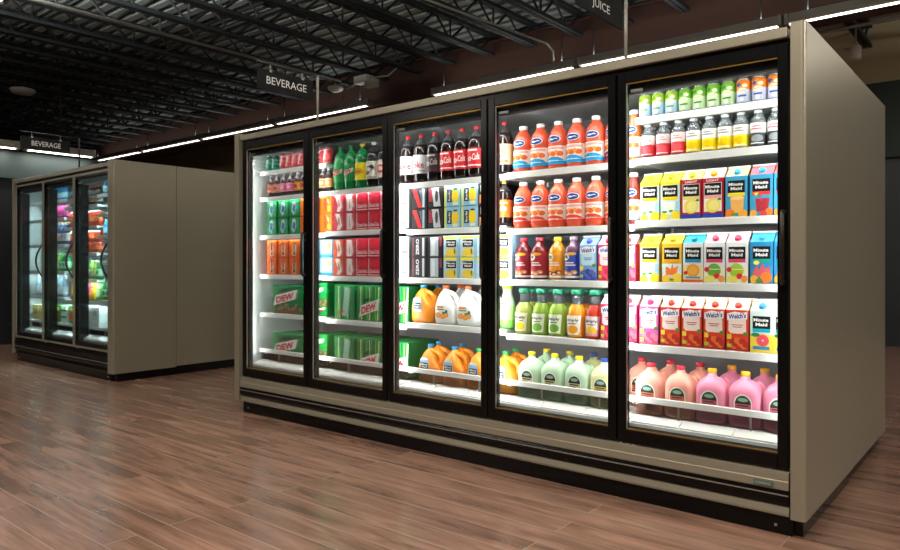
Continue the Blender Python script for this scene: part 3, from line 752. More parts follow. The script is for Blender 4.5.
# carafe bottles with green caps
def carafe(key, desc, liq, lab, fruit, low=None, txt='2b2b2b'):
    def pic(p):
        zs = .02; p.poly([(-.42, .016), (.36, .016), (.46, .118), (-.5, .118)], lab, 1)
        p.text('simply', -.02, .092, .7, .020, txt, 3, bold=.02); p.rect(-.25, .072, .2, .077, '6a6a66', 3)
        p.ell(0.0, .044, .30, .022, fruit, 2, 16)
        if low: p.poly([(-.42, .017), (.36, .017), (.41, .05), (-.45, .05)], low, 2)
        p.rect(.70, .02, 1.15, .11, lab, 1)
    a = M(liq, 0.12)
    bottle(key, 'juice_carafe', desc, [(0, 0.044), (0.006, 0.051), (0.03, 0.0525), (0.115, 0.0525), (0.14, 0.049), (0.158, 0.040), (0.175, 0.029), (0.19, 0.0245), (0.232, 0.0255)],
        [a, a, a, a, a, a, BOTTLECLEAR, BOTTLECLEAR], (0.228, 0.0315, 0.028, '0f7a58'), None, 'carafe juice bottles', 0.0525, pic, cat='bottle', seg=22)
carafe('s_lemon', 'green-capped carafe with yellow lemon label', 'aab55c', 'f2efcc', 'ecc62c')
carafe('s_lime', 'green-capped carafe with green lime label', '8fae3e', 'e4efd2', '7db044')
carafe('s_orange', 'green-capped carafe of orange juice', 'e8941c', 'f2ecd8', 'f0a020')
carafe('s_rasp', 'green-capped carafe of red juice', 'c23c28', 'f0dfe2', 'f0c81e', 'dc90a8')
bottle('limewater', 'juice_bottle', 'tall pale green bottle with lime cap', [(0, 0.038), (0.006, 0.044), (0.05, 0.045), (0.13, 0.045), (0.17, 0.036), (0.2, 0.026), (0.23, 0.025)],
    [M('57b838', 0.15), M('7cc85a', 0.15), M('a5d58c', 0.15), M('bcd8b2', 0.12), M('c3d6c0', 0.12), M('c3d2c4', 0.1)], (0.226, 0.029, 0.026, 'a4d62c'), None, 'carafe juice bottles', 0.045, lambda p: (p.ell(-.1, .09, .3, .03, 'dff0cc', 1), p.rect(-.3, .14, .1, .15, '6a8a5a', 1)), seg=20)

# --- gable top cartons
CW, CD, CH, GZ = 0.0965, 0.094, 0.236, 0.186
def carton(key, desc, side, gable, cap, pic, group='gable top juice cartons', fin='f0ece2'):
    r = kind(key, 'juice_carton', 'carton', desc, group)
    m = MB(); h = CW/2; d = CD/2; g = M(gable, 0.35); sd = M(side, 0.35); fn = M(fin, 0.4)
    B = m.bm; I = m.mi(sd); G = m.mi(g); Fn = m.mi(fn)
    def q(pts, i): 
        f = B.faces.new([B.verts.new(p) for p in pts]); f.material_index = i
    zt = 0.222
    q([(-h,-d,0),(h,-d,0),(h,-d,GZ),(-h,-d,GZ)], I); q([(h,-d,0),(h,d,0),(h,d,GZ),(h,-d,GZ)], I); q([(h,d,0),(-h,d,0),(-h,d,GZ),(h,d,GZ)], I); q([(-h,d,0),(-h,-d,0),(-h,-d,GZ),(-h,d,GZ)], I)
    q([(-h,-d,0),(-h,d,0),(h,d,0),(h,-d,0)], I)
    q([(-h,-d,GZ),(h,-d,GZ),(h,-0.004,zt),(-h,-0.004,zt)], G); q([(h,d,GZ),(-h,d,GZ),(-h,0.004,zt),(h,0.004,zt)], G)
    for s in (-1, 1):
        a = (s*h,-d,GZ); b_ = (s*h,d,GZ); t0 = (s*h,-0.004,zt); t1 = (s*h,0.004,zt); c = (s*(h-0.018), 0, zt-0.006)
        for tri in ((a,t0,c),(b_,c,t1),(a,c,b_)): q(tri, G)
    for (z0, z1, mi_) in ((zt, CH-0.006, G), (CH-0.006, CH, Fn)):
        V = [(-h,-0.0045,z0),(h,-0.0045,z0),(h,0.0045,z0),(-h,0.0045,z0)]; T = [(x,y,z1) for x,y,_ in V]
        for k in range(4): q([V[k],V[(k+1)%4],T[(k+1)%4],T[k]], mi_)
        q(T, mi_)
    bmesh.ops.remove_doubles(B, verts=B.verts, dist=0.00001)
    m.build('body', r)
    # cap on the front slope of the gable
    ang = math.atan2(zt-GZ, d-0.004)
    m = MB(); m.lathe([(0.0005, 0.0165), (0.003, 0.0165), (0.003, 0.0135), (0.013, 0.0135), (0.015, 0.012)], M(cap, 0.35), 18)
    c = m.build('cap', r); c.location = (0, -0.026, GZ + 0.0165 ); c.rotation_euler = (PI/2 - (PI/2-ang), 0, 0)
    p = Print(CW, GZ, 0.001, -d); pic(p); p.build('printed_front', r)

def mm(p, u=0.0, v=.74, w=.78, h=.30, sub=None, subtxt=None):
    p.rect(u-w/2, v-h/2, u+w/2, v+h/2, '17191c', 3); p.text('Minute', u-.02, v+h*.2, w*.84, h*.26, 'f4f2ee', 4, bold=.035); p.text('Maid', u, v-h*.16, w*.66, h*.26, 'f4f2ee', 4, bold=.035)
    if sub: p.rect(u-w/2, v-h/2-.085, u+w/2, v-h/2, sub, 3)
def fruit(p, u, v, r, c, lay=3, seg=False):
    p.ell(u, v, r, r*CW/GZ, c, lay, 18)
def c_lemon(p):
    p.rect(-.5, 0, .5, 1, 'cfe3ea', 1); p.rect(-.5, .9, .5, 1, 'f0dc3a', 2); mm(p, sub='f2cf1c')
    p.poly([(-.28, .12), (.2, .12), (.26, .46), (-.3, .46)], 'eef3e4', 2); fruit(p, -.3, .06, .22, 'f4e04a'); fruit(p, .3, .09, .26, 'f2d93a'); p.ell(-.28, .2, .14, .03, '4a9a3a', 4, 10); p.ell(.05, .22, .12, .03, '4a9a3a', 4, 10)
    p.poly([(.26, .2), (.5, .2), (.5, .5), (.3, .46)], '9fcfe6', 2)
def c_red(p, bar='e9d27a'):
    p.rect(-.5, 0, .5, 1, 'b52234', 1); p.text('LIGHT', 0, .94, .6, .06, 'f0e4e2', 2); p.rect(-.42, .16, .42, .88, 'f3eee2', 2); mm(p, v=.72, w=.8, h=.30, sub=bar)
    fruit(p, 0, .31, .36, 'f2dd62'); fruit(p, .05, .31, .25, 'f6e98e', 4); p.ell(.32, .46, .1, .03, '4a8a3a', 4, 10); p.rect(-.5, 0, .5, .11, '22409a', 3)
def c_redpink(p): c_red(p, 'e9a4ac')
def c_blue_o(p):
    p.rect(-.5, 0, .5, 1, '3f9cc6', 1); mm(p, sub='f0d838'); p.poly([(-.22, .1), (.3, .1), (.36, .46), (-.28, .46)], 'f0b25c', 2); p.ell(.04, .46, .32, .05, 'f6d08c', 3, 14)
    fruit(p, -.3, .07, .24, 'ec7a2c'); fruit(p, .32, .06, .22, 'f0a83a'); p.ell(-.1, .06, .16, .035, '5c9c3c', 4, 10)
def c_blue_r(p):
    p.rect(-.5, 0, .5, 1, '3f9cc6', 1); mm(p, sub='dc3c34'); p.poly([(-.2, .1), (.3, .1), (.36, .42), (-.26, .42)], 'a8323c', 2); p.rect(-.03, .36, .03, .56, 'c2525c', 3); p.poly([(-.34, .56), (-.1, .56), (-.22, .48)], 'f2d44a', 3)
    fruit(p, .36, .08, .2, 'e07a3c'); fruit(p, -.36, .06, .18, 'e8a23c'); fruit(p, .1, .05, .15, 'd24a4a', 4)
def c_mango(p):
    p.rect(-.5, 0, .5, 1, 'f2c63a', 1); mm(p, sub='f0a41e'); p.rect(-.5, .12, .5, .47, 'd6e6e8', 2); p.poly([(-.3, .18), (.24, .18), (.34, .42), (.1, .36), (.04, .5), (-.04, .34), (-.3, .4)], 'ee7a30', 3)
    fruit(p, .28, .1, .26, 'f4d24a', 4); fruit(p, -.3, .07, .22, 'f2bc38', 4); p.ell(0, .06, .14, .03, '4a9a3a', 4, 10)
def c_white_o(p):
    p.rect(-.5, 0, .5, 1, 'e2e8ea', 1); mm(p, sub='2c8ab0'); p.rect(-.5, 0, .5, .44, 'f3d9a2', 2); fruit(p, 0, .30, .32, 'ee9a2c'); fruit(p, 0, .30, .24, 'f5b04a', 4); p.rect(-.36, .1, .36, .15, '3a9ac0', 4); p.rect(-.5, 0, .5, .07, 'e2623a', 3); p.ell(-.36, .24, .1, .05, 'c8402c', 4, 10)
def c_apple(g):
    def f(p):
        p.rect(-.5, 0, .5, 1, 'eceff0', 1); mm(p, sub='e0486c'); p.rect(-.5, 0, .5, .4, 'f3efd0', 2); fruit(p, -.02, .31, .33, g); p.rect(-.3, .33, .3, .345, 'f4f4e0', 4); fruit(p, -.36, .33, .12, 'c8283c', 4); fruit(p, .12, .17, .14, 'd8343c', 4); fruit(p, .34, .1, .16, 'ee9a4c', 4); p.ell(-.2, .1, .28, .08, 'f0e26a', 3, 14)
    return f
def c_teal(p):
    p.rect(-.5, 0, .5, 1, '2f86b8', 1); mm(p, sub='1fa08e'); p.poly([(-.36, .3), (-.2, .44), (-.1, .32), (.05, .5), (.16, .36), (.36, .42), (.4, .16), (-.4, .16)], 'd2616a', 3)
    fruit(p, .2, .14, .26, 'ee7a32', 4); fruit(p, -.32, .1, .18, 'f0b43c', 4); fruit(p, -.1, .05, .16, '5c7a3c', 4); p.ell(-.22, .5, .14, .05, 'f0d860', 4, 10)
def c_grape(p):
    p.rect(-.5, 0, .5, 1, 'd3e2e2', 1); mm(p, v=.72, h=.3, sub='1fa6b8'); p.rect(-.5, 0, .5, .43, 'f2cf4a', 2); fruit(p, .06, .29, .31, 'e8c062', 3); fruit(p, .06, .29, .27, 'e0505a', 4); fruit(p, .06, .29, .05, 'f2c2b8', 5); p.rect(-.36, .07, .36, .15, '2f8ab8', 5); p.ell(-.26, .42, .2, .05, '2f7a4a', 4, 12)
def welch(bg, inner, f1, f2, low):
    def f(p):
        p.rect(-.5, 0, .5, 1, bg, 1)
        p.poly([(-.4, .48), (-.3, .42), (.3, .42), (.4, .48), (.4, .86), (-.4, .86)], inner, 2)
        p.poly([(-.46, .74), (.46, .78), (.46, .96), (.2, .93), (-.1, .96), (-.46, .90)], 'f6f2f2', 3); p.text("Welch's", 0, .85, .8, .13, '2a3a8a', 4, slope=.06, bold=.03)
        p.rect(-.26, .62, .26, .64, low, 3); p.rect(-.2, .57, .2, .59, low, 3)
        p.rect(-.5, 0, .5, .12, low, 2)
        random.seed(hash(bg) % 97)
        for k in range(11):
            fruit(p, -.38+.076*k, .10+.09*((k*7) % 3)/1.4+.02*(k % 2), .15, f1 if k % 2 else f2, 3)
        p.ell(.38, .42, .12, .05, '5a8a3c', 4, 10); p.rect(-.46, .28, -.26, .40, 'f0d23a', 5); p.rect(-.46, .08, -.28, .16, 'a8cc3a', 5)
    return f
carton('c_lemon', 'yellow and pale blue lemonade carton', 'e9cf3a', 'f2e04a', 'f2d21c', c_lemon)
carton('c_red', 'red light lemonade carton with cream bar', 'a81f30', 'f0dc8a', 'f2d21c', c_red)
carton('c_redp', 'red light lemonade carton with pink bar', 'a81f30', 'f0c8c4', 'f0a81c', c_redpink)
carton('c_blueo', 'blue juice carton with orange drink picture', '2f86b8', 'd8c890', '2f9cc8', c_blue_o)
carton('c_bluer', 'blue juice carton with red drink picture', '2f86b8', 'd2707c', '2f9cc8', c_blue_r)
carton('c_mango', 'yellow juice carton with orange splash', 'eab02c', 'f2cf4a', 'f0b81c', c_mango)
carton('c_whiteo', 'white juice carton with blue cap and orange picture', 'dfe6e8', '3ab0d0', '2a94c4', c_white_o, fin='d2e6ee')
carton('c_apple', 'white juice carton with pink cap and dark apple', 'dfe3e4', 'e6b2bc', 'dc3c60', c_apple('6fae3c'))
carton('c_apple2', 'white juice carton with pink cap and bright apple', 'dfe3e4', 'e6b2bc', 'dc3c60', c_apple('a4c832'))
carton('c_teal', 'blue juice carton with teal bar and red splash', '2878a8', '3f9cc6', '2a94d4', c_teal)
carton('c_grape', 'yellow juice carton with red grapefruit picture', 'e8bc3c', 'b9cfa8', '2a84c8', c_grape)
carton('w_mag', 'magenta fruit juice carton', 'c83c8a', 'f2cdbc', 'd42c6a', welch('d45aa4', 'f4e2ee', 'd8486c', 'e07a94', 'd45a78'))
carton('w_red', 'red orange fruit juice carton', 'd83a2c', 'f4cdb4', 'd8382c', welch('e0462f', 'f6dfd4', 'e8702c', 'b8302c', 'a83830'))
carton('w_blue', 'blue grape juice carton', '6a8ac8', '7f9cd0', '3a4aa8', welch('8ab0dc', 'bfe6ee', '3a4a9c', '5a6ab8', '4a56a8'))
carton('w_pink', 'pink berry juice carton', 'd02c54', 'f0c6cc', 'dc3060', welch('d83a62', 'f6dce0', 'c8284a', 'e0566a', 'c83050'))

# --- big jugs with moulded handle
def jug(key, desc, col, cap, lab, pic, group, w=0.150, h=0.225, style='gallon'):
    r = kind(key, 'juice_jug', 'jug', desc, group); a = M(col, 0.38); m = MB(); H = w/2
    if style == 'gallon':
        m.loft([(0, 0, 0, H*.84, H*.84, 5), (0.008, 0, 0, H*.95, H*.95, 5), (0.03, 0, 0, H*.985, H*.985, 5), (0.15, 0, 0, H*.985, H*.985, 4.5), (0.168, -.002, 0, H*.94, H*.935, 4),
            (0.185, -.004, -.003, H*.82, H*.82, 3.2), (0.199, -.006, -.006, H*.64, H*.62, 2.6), (0.209, -.008, -.008, H*.42, H*.40, 2.2), (0.214, -.008, -.008, 0.022, 0.022, 2), (0.232, -.008, -.008, 0.019, 0.019, 2)], a, 28)
        b = m.build('body', r)
        n = 9; m = MB(); m.tube([(H*.46 + H*.34*math.sin(PI*q/(n-1)), H*.28, 0.200 - 0.075*q/(n-1)) for q in range(n)], 0.0135, a, 10); m.build('handle', r)
        screw_cap(r, 0.230, 0.021, 0.020, cap, r, (-.008, -.008))
    else:
        D = H*0.72
        m.loft([(0, 0, 0, H*.86, D*.86, 4), (0.008, 0, 0, H*.95, D*.95, 4), (0.03, 0, 0, H*.98, D, 4), (0.095, 0, 0, H*.98, D, 4), (0.12, -.012, 0, H*.80, D*.98, 3.6),
            (0.15, -.020, 0, H*.60, D*.92, 3), (0.175, -.024, 0, H*.46, D*.78, 2.6), (0.195, -.027, 0, H*.32, D*.52, 2.3), (0.206, -.028, 0, 0.020, 0.020, 2), (0.218, -.028, 0, 0.019, 0.019, 2)], a, 28)
        b = m.build('body', r)
        n = 11; m = MB(); pts = []; 
        for q in range(n):
            t = q/(n-1); pts.append((-.012 + (H*.66+.018)*math.sin(PI*0.5*min(1, t*1.5)) , -0.006, 0.190 - 0.105*t*t - 0.004*t))
        m.tube(pts, 0.017, a, 12, radii=[0.019]*3 + [0.0175]*5 + [0.019, 0.021, 0.023]); m.build('handle', r)
        screw_cap(r, 0.216, 0.021, 0.020, cap, r, (-.028, 0))
    yf = -H*.985 if style == 'gallon' else -H*.72
    p = Print(w, 1.0, 0, yf - 0.0006); pic(p); p.build('label', r)
def pic_farm(ink, base):
    def f(p):
        z = .026
        p.rect(-.27, .045+z, .27, .085+z, 'f4efe6', 1); p.ell(0, .085+z, .27, .045, 'f4efe6', 1, 18, 0, PI)
        p.rect(-.235, .050+z, .235, .085+z, base, 2); p.ell(0, .085+z, .235, .038, ink, 2, 18, 0, PI); p.ell(0, .104+z, .15, .009, '8fb49c', 3, 14); p.rect(-.2, .086+z, .2, .092+z, '1c2422', 3); p.rect(-.235, .050+z, .235, .057+z, ink, 3)
        p.rect(-.18, .074+z, .16, .081+z, ink, 3); p.rect(-.18, .062+z, .05, .068+z, ink, 3)
    return f
def pic_oj(p):
    z = .018
    p.rect(-.31, .05+z, 0.06, .125+z, '9fc6e0', 1); p.ell(-.125, .125+z, .17, .016, 'e8f2f6', 1, 16, 0, PI); p.rect(-.28, .070+z, 0.03, .106+z, '1c2030', 2); p.text('Minute', -.125, .096+z, .26, .011, 'f0f0ee', 3, bold=.03); p.text('Maid', -.125, .081+z, .22, .011, 'f0f0ee', 3, bold=.03); p.rect(-.31, .05+z, 0.06, .062+z, 'f0e6c8', 2)
def pic_white(p):
    p.rect(-.30, .100, .02, .110, 'e8702c', 1); p.rect(-.30, .085, .04, .095, '9ac04a', 1); p.text('Juice', -.14, .09, .28, .008, '4a6a2a', 2)
    for u, z in ((-.22, .055), (-.02, .048), (.12, .058)): p.ell(u, z, .12, .017, 'ee8a2c', 1, 14); p.ell(u, z, .08, .011, 'f2a850', 2, 12)
    p.ell(.14, .078, .06, .012, '3a6a8a', 1, 10); p.ell(.03, .07, .08, .008, '4a8a3a', 3, 10)
G = 'gallon jugs on the bottom deck'
jug('j_peach', 'peach gallon jug with red cap', 'eda28e', 'cc2236', None, pic_farm('35443c', 'd8664c'), G)
jug('j_pink', 'pink gallon jug with yellow cap', 'e88aa6', 'f0b01c', None, pic_farm('35443c', 'cc5a70'), G)
jug('j_green', 'pale green gallon jug with yellow cap', 'b9d8b6', 'f0d820', None, pic_farm('2c3c40', 'd8cc94'), G)
jug('j_cream', 'pale yellow gallon jug with blue cap', 'e3e0a4', '2a4a9c', None, pic_farm('3a5a54', 'c8a03c'), G)
jug('oj_blue', 'orange juice jug with blue cap', 'f08e1c', '2a86c4', None, pic_oj, 'orange juice jugs', 0.190, style='oj')
jug('oj_green', 'orange juice jug with green cap', 'f08e1c', '2a9c4a', None, pic_oj, 'orange juice jugs', 0.190, style='oj')
jug('oj_white', 'white orange juice jug with orange cap', 'eef0ee', 'ee6a2c', None, pic_white, 'white juice jugs', 0.175, style='oj')
jug('oj_whiteg', 'white juice jug with green label edge', 'eef0ee', 'ee6a2c', None, lambda p: (p.rect(-.30, .06, -.05, .13, '3a9a5a', 1), p.rect(-.28, .08, -.08, .1, 'e8f0e8', 2)), 'white juice jugs', 0.125, style='oj')

# --- cardboard drink packs
def pack(key, desc, w, h, d, side, pic, group='cardboard drink packs'):
    r = kind(key, 'drink_pack', 'pack', desc, group)
    MB().box(-w/2, w/2, -d/2, d/2, 0, h, M(side, 0.65, 0.0, 0.12), 0.004, 2).build('box', r)
    p = Print(w*0.985, h*0.985, h*0.0075, -d/2); pic(p); p.build('printed_front', r)
def pk_silver(p):
    p.rect(-.48, .02, .48, .98, 'c9cccf', 1); p.rect(-.3, .1, -.1, .95, 'dadcde', 2); p.text('diet', .08, .46, .5, .14, '70757a', 2); p.text('Coke', .05, .26, .8, .2, 'c82030', 2, bold=.03)
def pk_black(v):
    def f(p):
        p.rect(-.49, .01, .49, .99, '262226', 1)
        if v == 0: p.poly([(-.45, .95), (-.2, .95), (.22, .05), (-.05, .05)], 'c82a2c', 2); p.rect(.22, .05, .36, .95, 'a8bac4', 2); p.poly([(.0, .9), (.18, .9), (.18, .2)], '5c6a70', 2)
        if v == 1: p.poly([(-.25, .95), (.2, .95), (.34, .05), (-.1, .05)], 'c6c8cc', 2); p.rect(-.42, .3, -.2, .9, '9c3040', 2); p.ell(.08, .55, .1, .3, '4a464a', 3, 12)
        if v == 2: p.text('ZERO', -.1, .5, .2, .8, 'cfcfd2', 2, rot=True); p.rect(.22, .05, .36, .95, 'b5b2b4', 2); p.rect(-.42, .05, -.36, .95, '80464c', 2)
        if v == 3: p.rect(-.3, .04, .22, .96, 'b5c0c6', 2); p.rect(-.22, .1, .0, .9, 'd6dee2', 3); p.rect(.3, .5, .44, .95, '8a3a50', 2)
    return f
def pk_lem_side(p):
    p.rect(-.49, .01, .49, .99, '8fc0dc', 1); p.rect(-.49, .01, -.36, .99, 'cfdc7a', 2); p.rect(-.30, .2, -.02, .82, '1a1d24', 3); p.text('Minute Maid', -.16, .51, .14, .5, 'f0f0ee', 4, rot=True); p.ell(.2, .5, .22, .32, 'f0cf2c', 3, 18); p.ell(.22, .82, .14, .05, '3a4a3a', 4, 8); p.rect(.05, .06, .38, .2, 'e0eac8', 3)
def pk_lem(p):
    p.rect(-.49, .01, .49, .99, 'c0dcea', 1); p.rect(-.49, .86, .49, .99, 'f0e03a', 2); mm(p, .0, .64, .62, .34); p.ell(0, .2, .36, .22, 'f0d04a', 3, 18); p.ell(.22, .26, .05, .14, '6a6a3a', 4, 8); p.rect(.36, .01, .49, .99, '8fbfe0', 2)
def pk_orange(p):
    p.rect(-.49, .01, .49, .99, 'ea6c1c', 1); p.text('ORANGE', -.08, .52, .24, .72, '3a2420', 2, rot=True, bold=.03); p.ell(.22, .28, .12, .18, 'f6b83a', 2, 14); p.rect(.36, .04, .42, .96, 'f2a064', 2); p.poly([(.02, .9), (.2, .75), (.3, .5), (.12, .6)], 'f0c8a0', 2)
def pk_redw(v):
    def f(p):
        p.rect(-.49, .01, .49, .99, 'c03a44' if v < 2 else 'c4502c', 1); p.poly([(-.3, .95), (.1, .95), (.36, .3), (.1, .05), (-.15, .05), (.0, .4)], 'e6dcd6', 2); p.poly([(-.05, .8), (.1, .7), (.18, .35), (.05, .3)], '7a6a5c' if v != 1 else 'b8989a', 3)
        if v == 1: p.rect(-.28, .06, .2, .94, 'efe6e4', 3); p.poly([(-.05, .2), (.05, .2), (.0, .85)], 'c03a44', 4)
    return f
def pk_coke(p):
    p.rect(-.49, .01, .49, .99, 'c81c34', 1); p.rect(-.46, .05, -.40, .97, 'f0d8d8', 2); p.rect(-.46, .05, .46, .10, 'f0d8d8', 2); p.text('Coca-Cola', .04, .28, .84, .2, 'f6ecec', 3, bold=.02); p.rect(-.3, .5, .4, .86, 'd8283c', 2); p.ell(-.25, .9, .08, .04, '7a3a2c', 3, 8)
def pk_sky(p):
    p.rect(-.49, .01, .49, .99, 'a9d4e8', 1); p.rect(-.49, .01, .49, .18, '3a9cc8', 2); p.ell(.25, .66, .14, .17, 'e8a84a', 2, 14); p.poly([(-.3, .3), (-.1, .3), (.0, .8), (-.2, .9)], 'd8eef4', 2)
def pk_sprite(p):
    p.rect(-.49, .01, .49, .99, '0f8a4c', 1); p.poly([(-.3, .3), (-.05, .05), (.25, .5), (.1, .95), (-.15, .85)], 'b8d8dc', 2); p.poly([(-.15, .35), (.05, .25), (.15, .6), (-.05, .75)], '2a5cb0', 3); p.ell(-.05, .8, .12, .08, 'f0f4f0', 4, 10); p.rect(.3, .1, .42, .9, '2aa864', 2)
def pk_sunk(p):
    p.rect(-.49, .01, .49, .99, 'ec6a20', 1); p.poly([(-.15, .08), (.18, .08), (.22, .45), (.1, .75), (-.08, .75), (-.18, .45)], 'f2e2cc', 2); p.poly([(-.1, .12), (.12, .12), (.12, .4), (.05, .9), (-.04, .9)], '2a2a34', 3); p.rect(-.16, .3, .18, .42, 'f0a040', 4); p.rect(.34, .05, .44, .95, 'c84a14', 2)
def shards(p, n=11, c=('2a9a4a', '8cc63c', 'd2e6b4', '0e5a30')):
    for k in range(n):
        u = -.47 + .94*k/n; p.poly([(u, .02), (u+.05, .02), (u+.05+.08*math.sin(k*2.1), .97), (u+.07*math.sin(k*2.1)+.015, .97)], c[k % 4], 2)
def dewlogo(p, u, v, w, h):
    p.poly([(u-w*.58, v-h*.95), (u+w*.5, v-h*.12), (u+w*.62, v+h*1.05), (u-w*.46, v+h*.25)], 'f0f0ea', 4); p.text('DEW', u+.0, v, w*.86, h*.8, 'cc1f30', 5, slope=.75*h/w, bold=.05); p.text('Mtn', u-.04*w, v+h*.95, w*.5, h*.4, '0c3a22', 5, slope=.3)
def pk_dew(p):
    p.rect(-.49, .01, .49, .99, '147a3e', 1); shards(p); dewlogo(p, .04, .36, .74, .27)
def pk_dewplain(p):
    p.rect(-.49, .01, .49, .99, '1a7a42', 1); shards(p, 9); p.poly([(-.1, .1), (.2, .1), (.3, .9), (.05, .95)], 'a8d0b8', 3); p.text('DEW', -.15, .2, .3, .12, 'cc1f30', 4, slope=.15)
def pk_dewcamo(p):
    p.rect(-.49, .01, .49, .99, '128a3c', 1); p.rect(-.49, .3, .49, .52, '5a5a34', 2)
    for k in range(7): p.ell(-.42+.14*k, .40+.05*math.sin(k*2.3), .09, .05, ('7a7a4a', '3a4a2a', '9a6a3a')[k % 3], 3, 8)
    p.poly([(-.3, .68), (.2, .76), (.3, .9), (-.2, .84)], 'cfe6c4', 3); p.poly([(-.4, .1), (.3, .2), (.34, .28), (-.3, .2)], 'e8ece0', 3); p.rect(-.2, .15, .2, .2, 'cc2030', 4)
def pk_dewwide(p):
    p.rect(-.49, .01, .49, .99, '14743c', 1)
    for k in range(16): p.ell(-.45+.06*k, .14+.12*((k*5) % 3)/2+.03*math.sin(k), .06, .09, ('6a6a44', '8a8a64', '3f4a2e', 'a08058')[k % 4], 2, 9)
    p.rect(-.3, .02, .46, .14, '8a4a34', 3)
    p.poly([(-.1, .7), (.3, .8), (.49, .95), (.49, .99), (-.2, .9)], '0c5a2c', 2); dewlogo(p, -.06, .56, .70, .30)
pack('p_silver', 'silver cola can pack', .118, .129, .30, 'b9bdc0', pk_silver)
for v in range(4): pack('p_black%d' % v, ['black cola can pack with red slash', 'black cola can pack with silver blaze', 'black cola can pack with upright lettering', 'black cola can pack with pale panel'][v], .128, .129, .30, '1d1b1e', pk_black(v))
pack('p_lems', 'pale blue lemonade can pack lettered sideways', .126, .129, .30, '9cc4dc', pk_lem_side)
pack('p_lem', 'pale blue lemonade can pack with yellow top', .126, .128, .30, '9cc4dc', pk_lem)
pack('p_darkorange', 'dark can pack with orange corner', .088, .129, .30, '22242a', lambda p: (p.rect(-.49, .01, .49, .99, '2a2a30', 1), p.rect(-.4, .05, .3, .45, 'e08a4a', 2), p.rect(-.3, .6, .3, .9, 'd8d4c8', 2)))
pack('p_orange', 'orange can pack with dark lettering', .130, .128, .30, 'd8621c', pk_orange)
for v in range(3): pack('p_redw%d' % v, ['red can pack with white swirl', 'red can pack with broad white panel', 'rust red can pack with white swirl'][v], .110, .128, .30, 'b0303c', pk_redw(v))
pack('p_coke', 'red cola can pack with white script', .112, .128, .30, 'b01a30', pk_coke)
pack('p_sky', 'pale blue can pack with orange spot', .130, .128, .30, '8cc4dc', pk_sky)
pack('p_sprite', 'green can pack with blue and white burst', .118, .130, .30, '0d7a42', pk_sprite)
pack('p_sunk', 'orange can pack with dark bottle picture', .118, .130, .30, 'd85c1a', pk_sunk)
pack('p_dew', 'tall green soda pack with red lettering', .225, .24, .30, '10622f', pk_dew)
pack('p_dewplain', 'tall green soda pack with pale blaze', .205, .24, .30, '10622f', pk_dewplain)
pack('p_dewcamo', 'tall green soda pack with brown band', .135, .24, .30, '0f7a36', pk_dewcamo)
pack('p_dewwide', 'wide green soda pack with camouflage and red lettering', .355, .215, .30, '0f5a2c', pk_dewwide)

# ------------------------------------------------------------------ stocking the shelves
DOOR = ['nearest door', 'second-nearest door', 'middle door', 'second-farthest door', 'farthest door']
SH = ['top shelf', 'second shelf', 'third shelf', 'fourth shelf', 'fifth shelf']
def row(keys, xs, y, z, shelf):
    for k, x in zip(keys, xs): put(k, x, y, z, shelf)
YF = 0.168
# nearest door
d = DOOR[0]
row(['can_pear']*3 + ['can_lime']*4 + ['can_orange']*3, [-.715, -.648, -.58, -.512, -.445, -.378, -.310, -.242, -.174, -.106], .202, 1.852, 'top shelf, ' + d)
row(['wt_red']*3 + ['wt_yellow']*4 + ['wt_black']*2, [-.704, -.625, -.549, -.475, -.4, -.327, -.255, -.18, -.106], .205, 1.651, 'second shelf, ' + d)
row(['wt_red']*3 + ['wt_yellow']*4 + ['wt_black']*2, [-.714, -.635, -.559, -.485, -.41, -.337, -.265, -.19, -.11], .29, 1.651, 'second shelf back row, ' + d)
cx = [-.679, -.576, -.473, -.371, -.265, -.157, -.055]
row(['c_lemon', 'c_lemon', 'c_red', 'c_redp', 'c_blueo', 'c_bluer', 'c_bluer'], cx, YF+CD/2, 1.342, 'third shelf, ' + d)
row(['c_lemon', 'c_mango', 'c_whiteo', 'c_apple', 'c_apple2', 'c_teal', 'c_teal'], [-.681, -.568, -.464, -.364, -.262, -.156, -.055], YF+CD/2, 1.040, 'fourth shelf, ' + d)
row(['w_mag', 'w_red', 'w_red', 'w_red', 'w_red', 'c_grape', 'c_grape'], [-.684, -.576, -.471, -.366, -.261, -.156, -.058], YF+CD/2, 0.732, 'fifth shelf, ' + d)
row(['w_mag', 'w_red', 'w_red', 'w_red', 'w_red', 'c_grape', 'c_grape'], [-.684, -.576, -.471, -.366, -.261, -.156, -.058], YF+CD/2+.1, 0.732, 'fifth shelf back row, ' + d)
row(['j_peach', 'j_peach', 'j_pink', 'j_pink', 'j_pink'], [-.690, -.538, -.386, -.234, -.083], .235, .383, 'bottom deck, ' + d)
row(['j_peach', 'j_peach', 'j_peach', 'j_pink', 'j_pink'], [-.812, -.657, -.503, -.348, -.195], .400, .383, 'bottom deck back row, ' + d)
# second nearest
d = DOOR[1]
row(['os_blue']*5 + ['os_purple', 'os_amber'], [-1.482, -1.36, -1.242, -1.124, -1.006, -.886, -.792], .228, 1.644, 'top shelf, ' + d) if False else None
row(['os_blue']*5, [-1.462, -1.3475, -1.233, -1.1185, -1.004], .228, 1.644, 'top shelf, ' + d)
row(['os_purple', 'os_amber'], [-.8895, -.789], .228, 1.644, 'top shelf, ' + d)
row(['os_red']*5, [-1.462, -1.3475, -1.233, -1.1185, -1.004], .228, 1.326, 'second shelf, ' + d)
row(['os_red', 'os_dark'], [-.8895, -.789], .228, 1.326, 'second shelf, ' + d)
row(['v8_red', 'v8_red', 'v8_orange', 'v8_blue'], [-1.449, -1.345, -1.228, -1.130], .214, 1.041, 'third shelf, ' + d)
row(['w_blue', 'w_pink', 'w_pink'], [-1.020, -.912, -.802], YF+CD/2, 1.041, 'third shelf, ' + d)
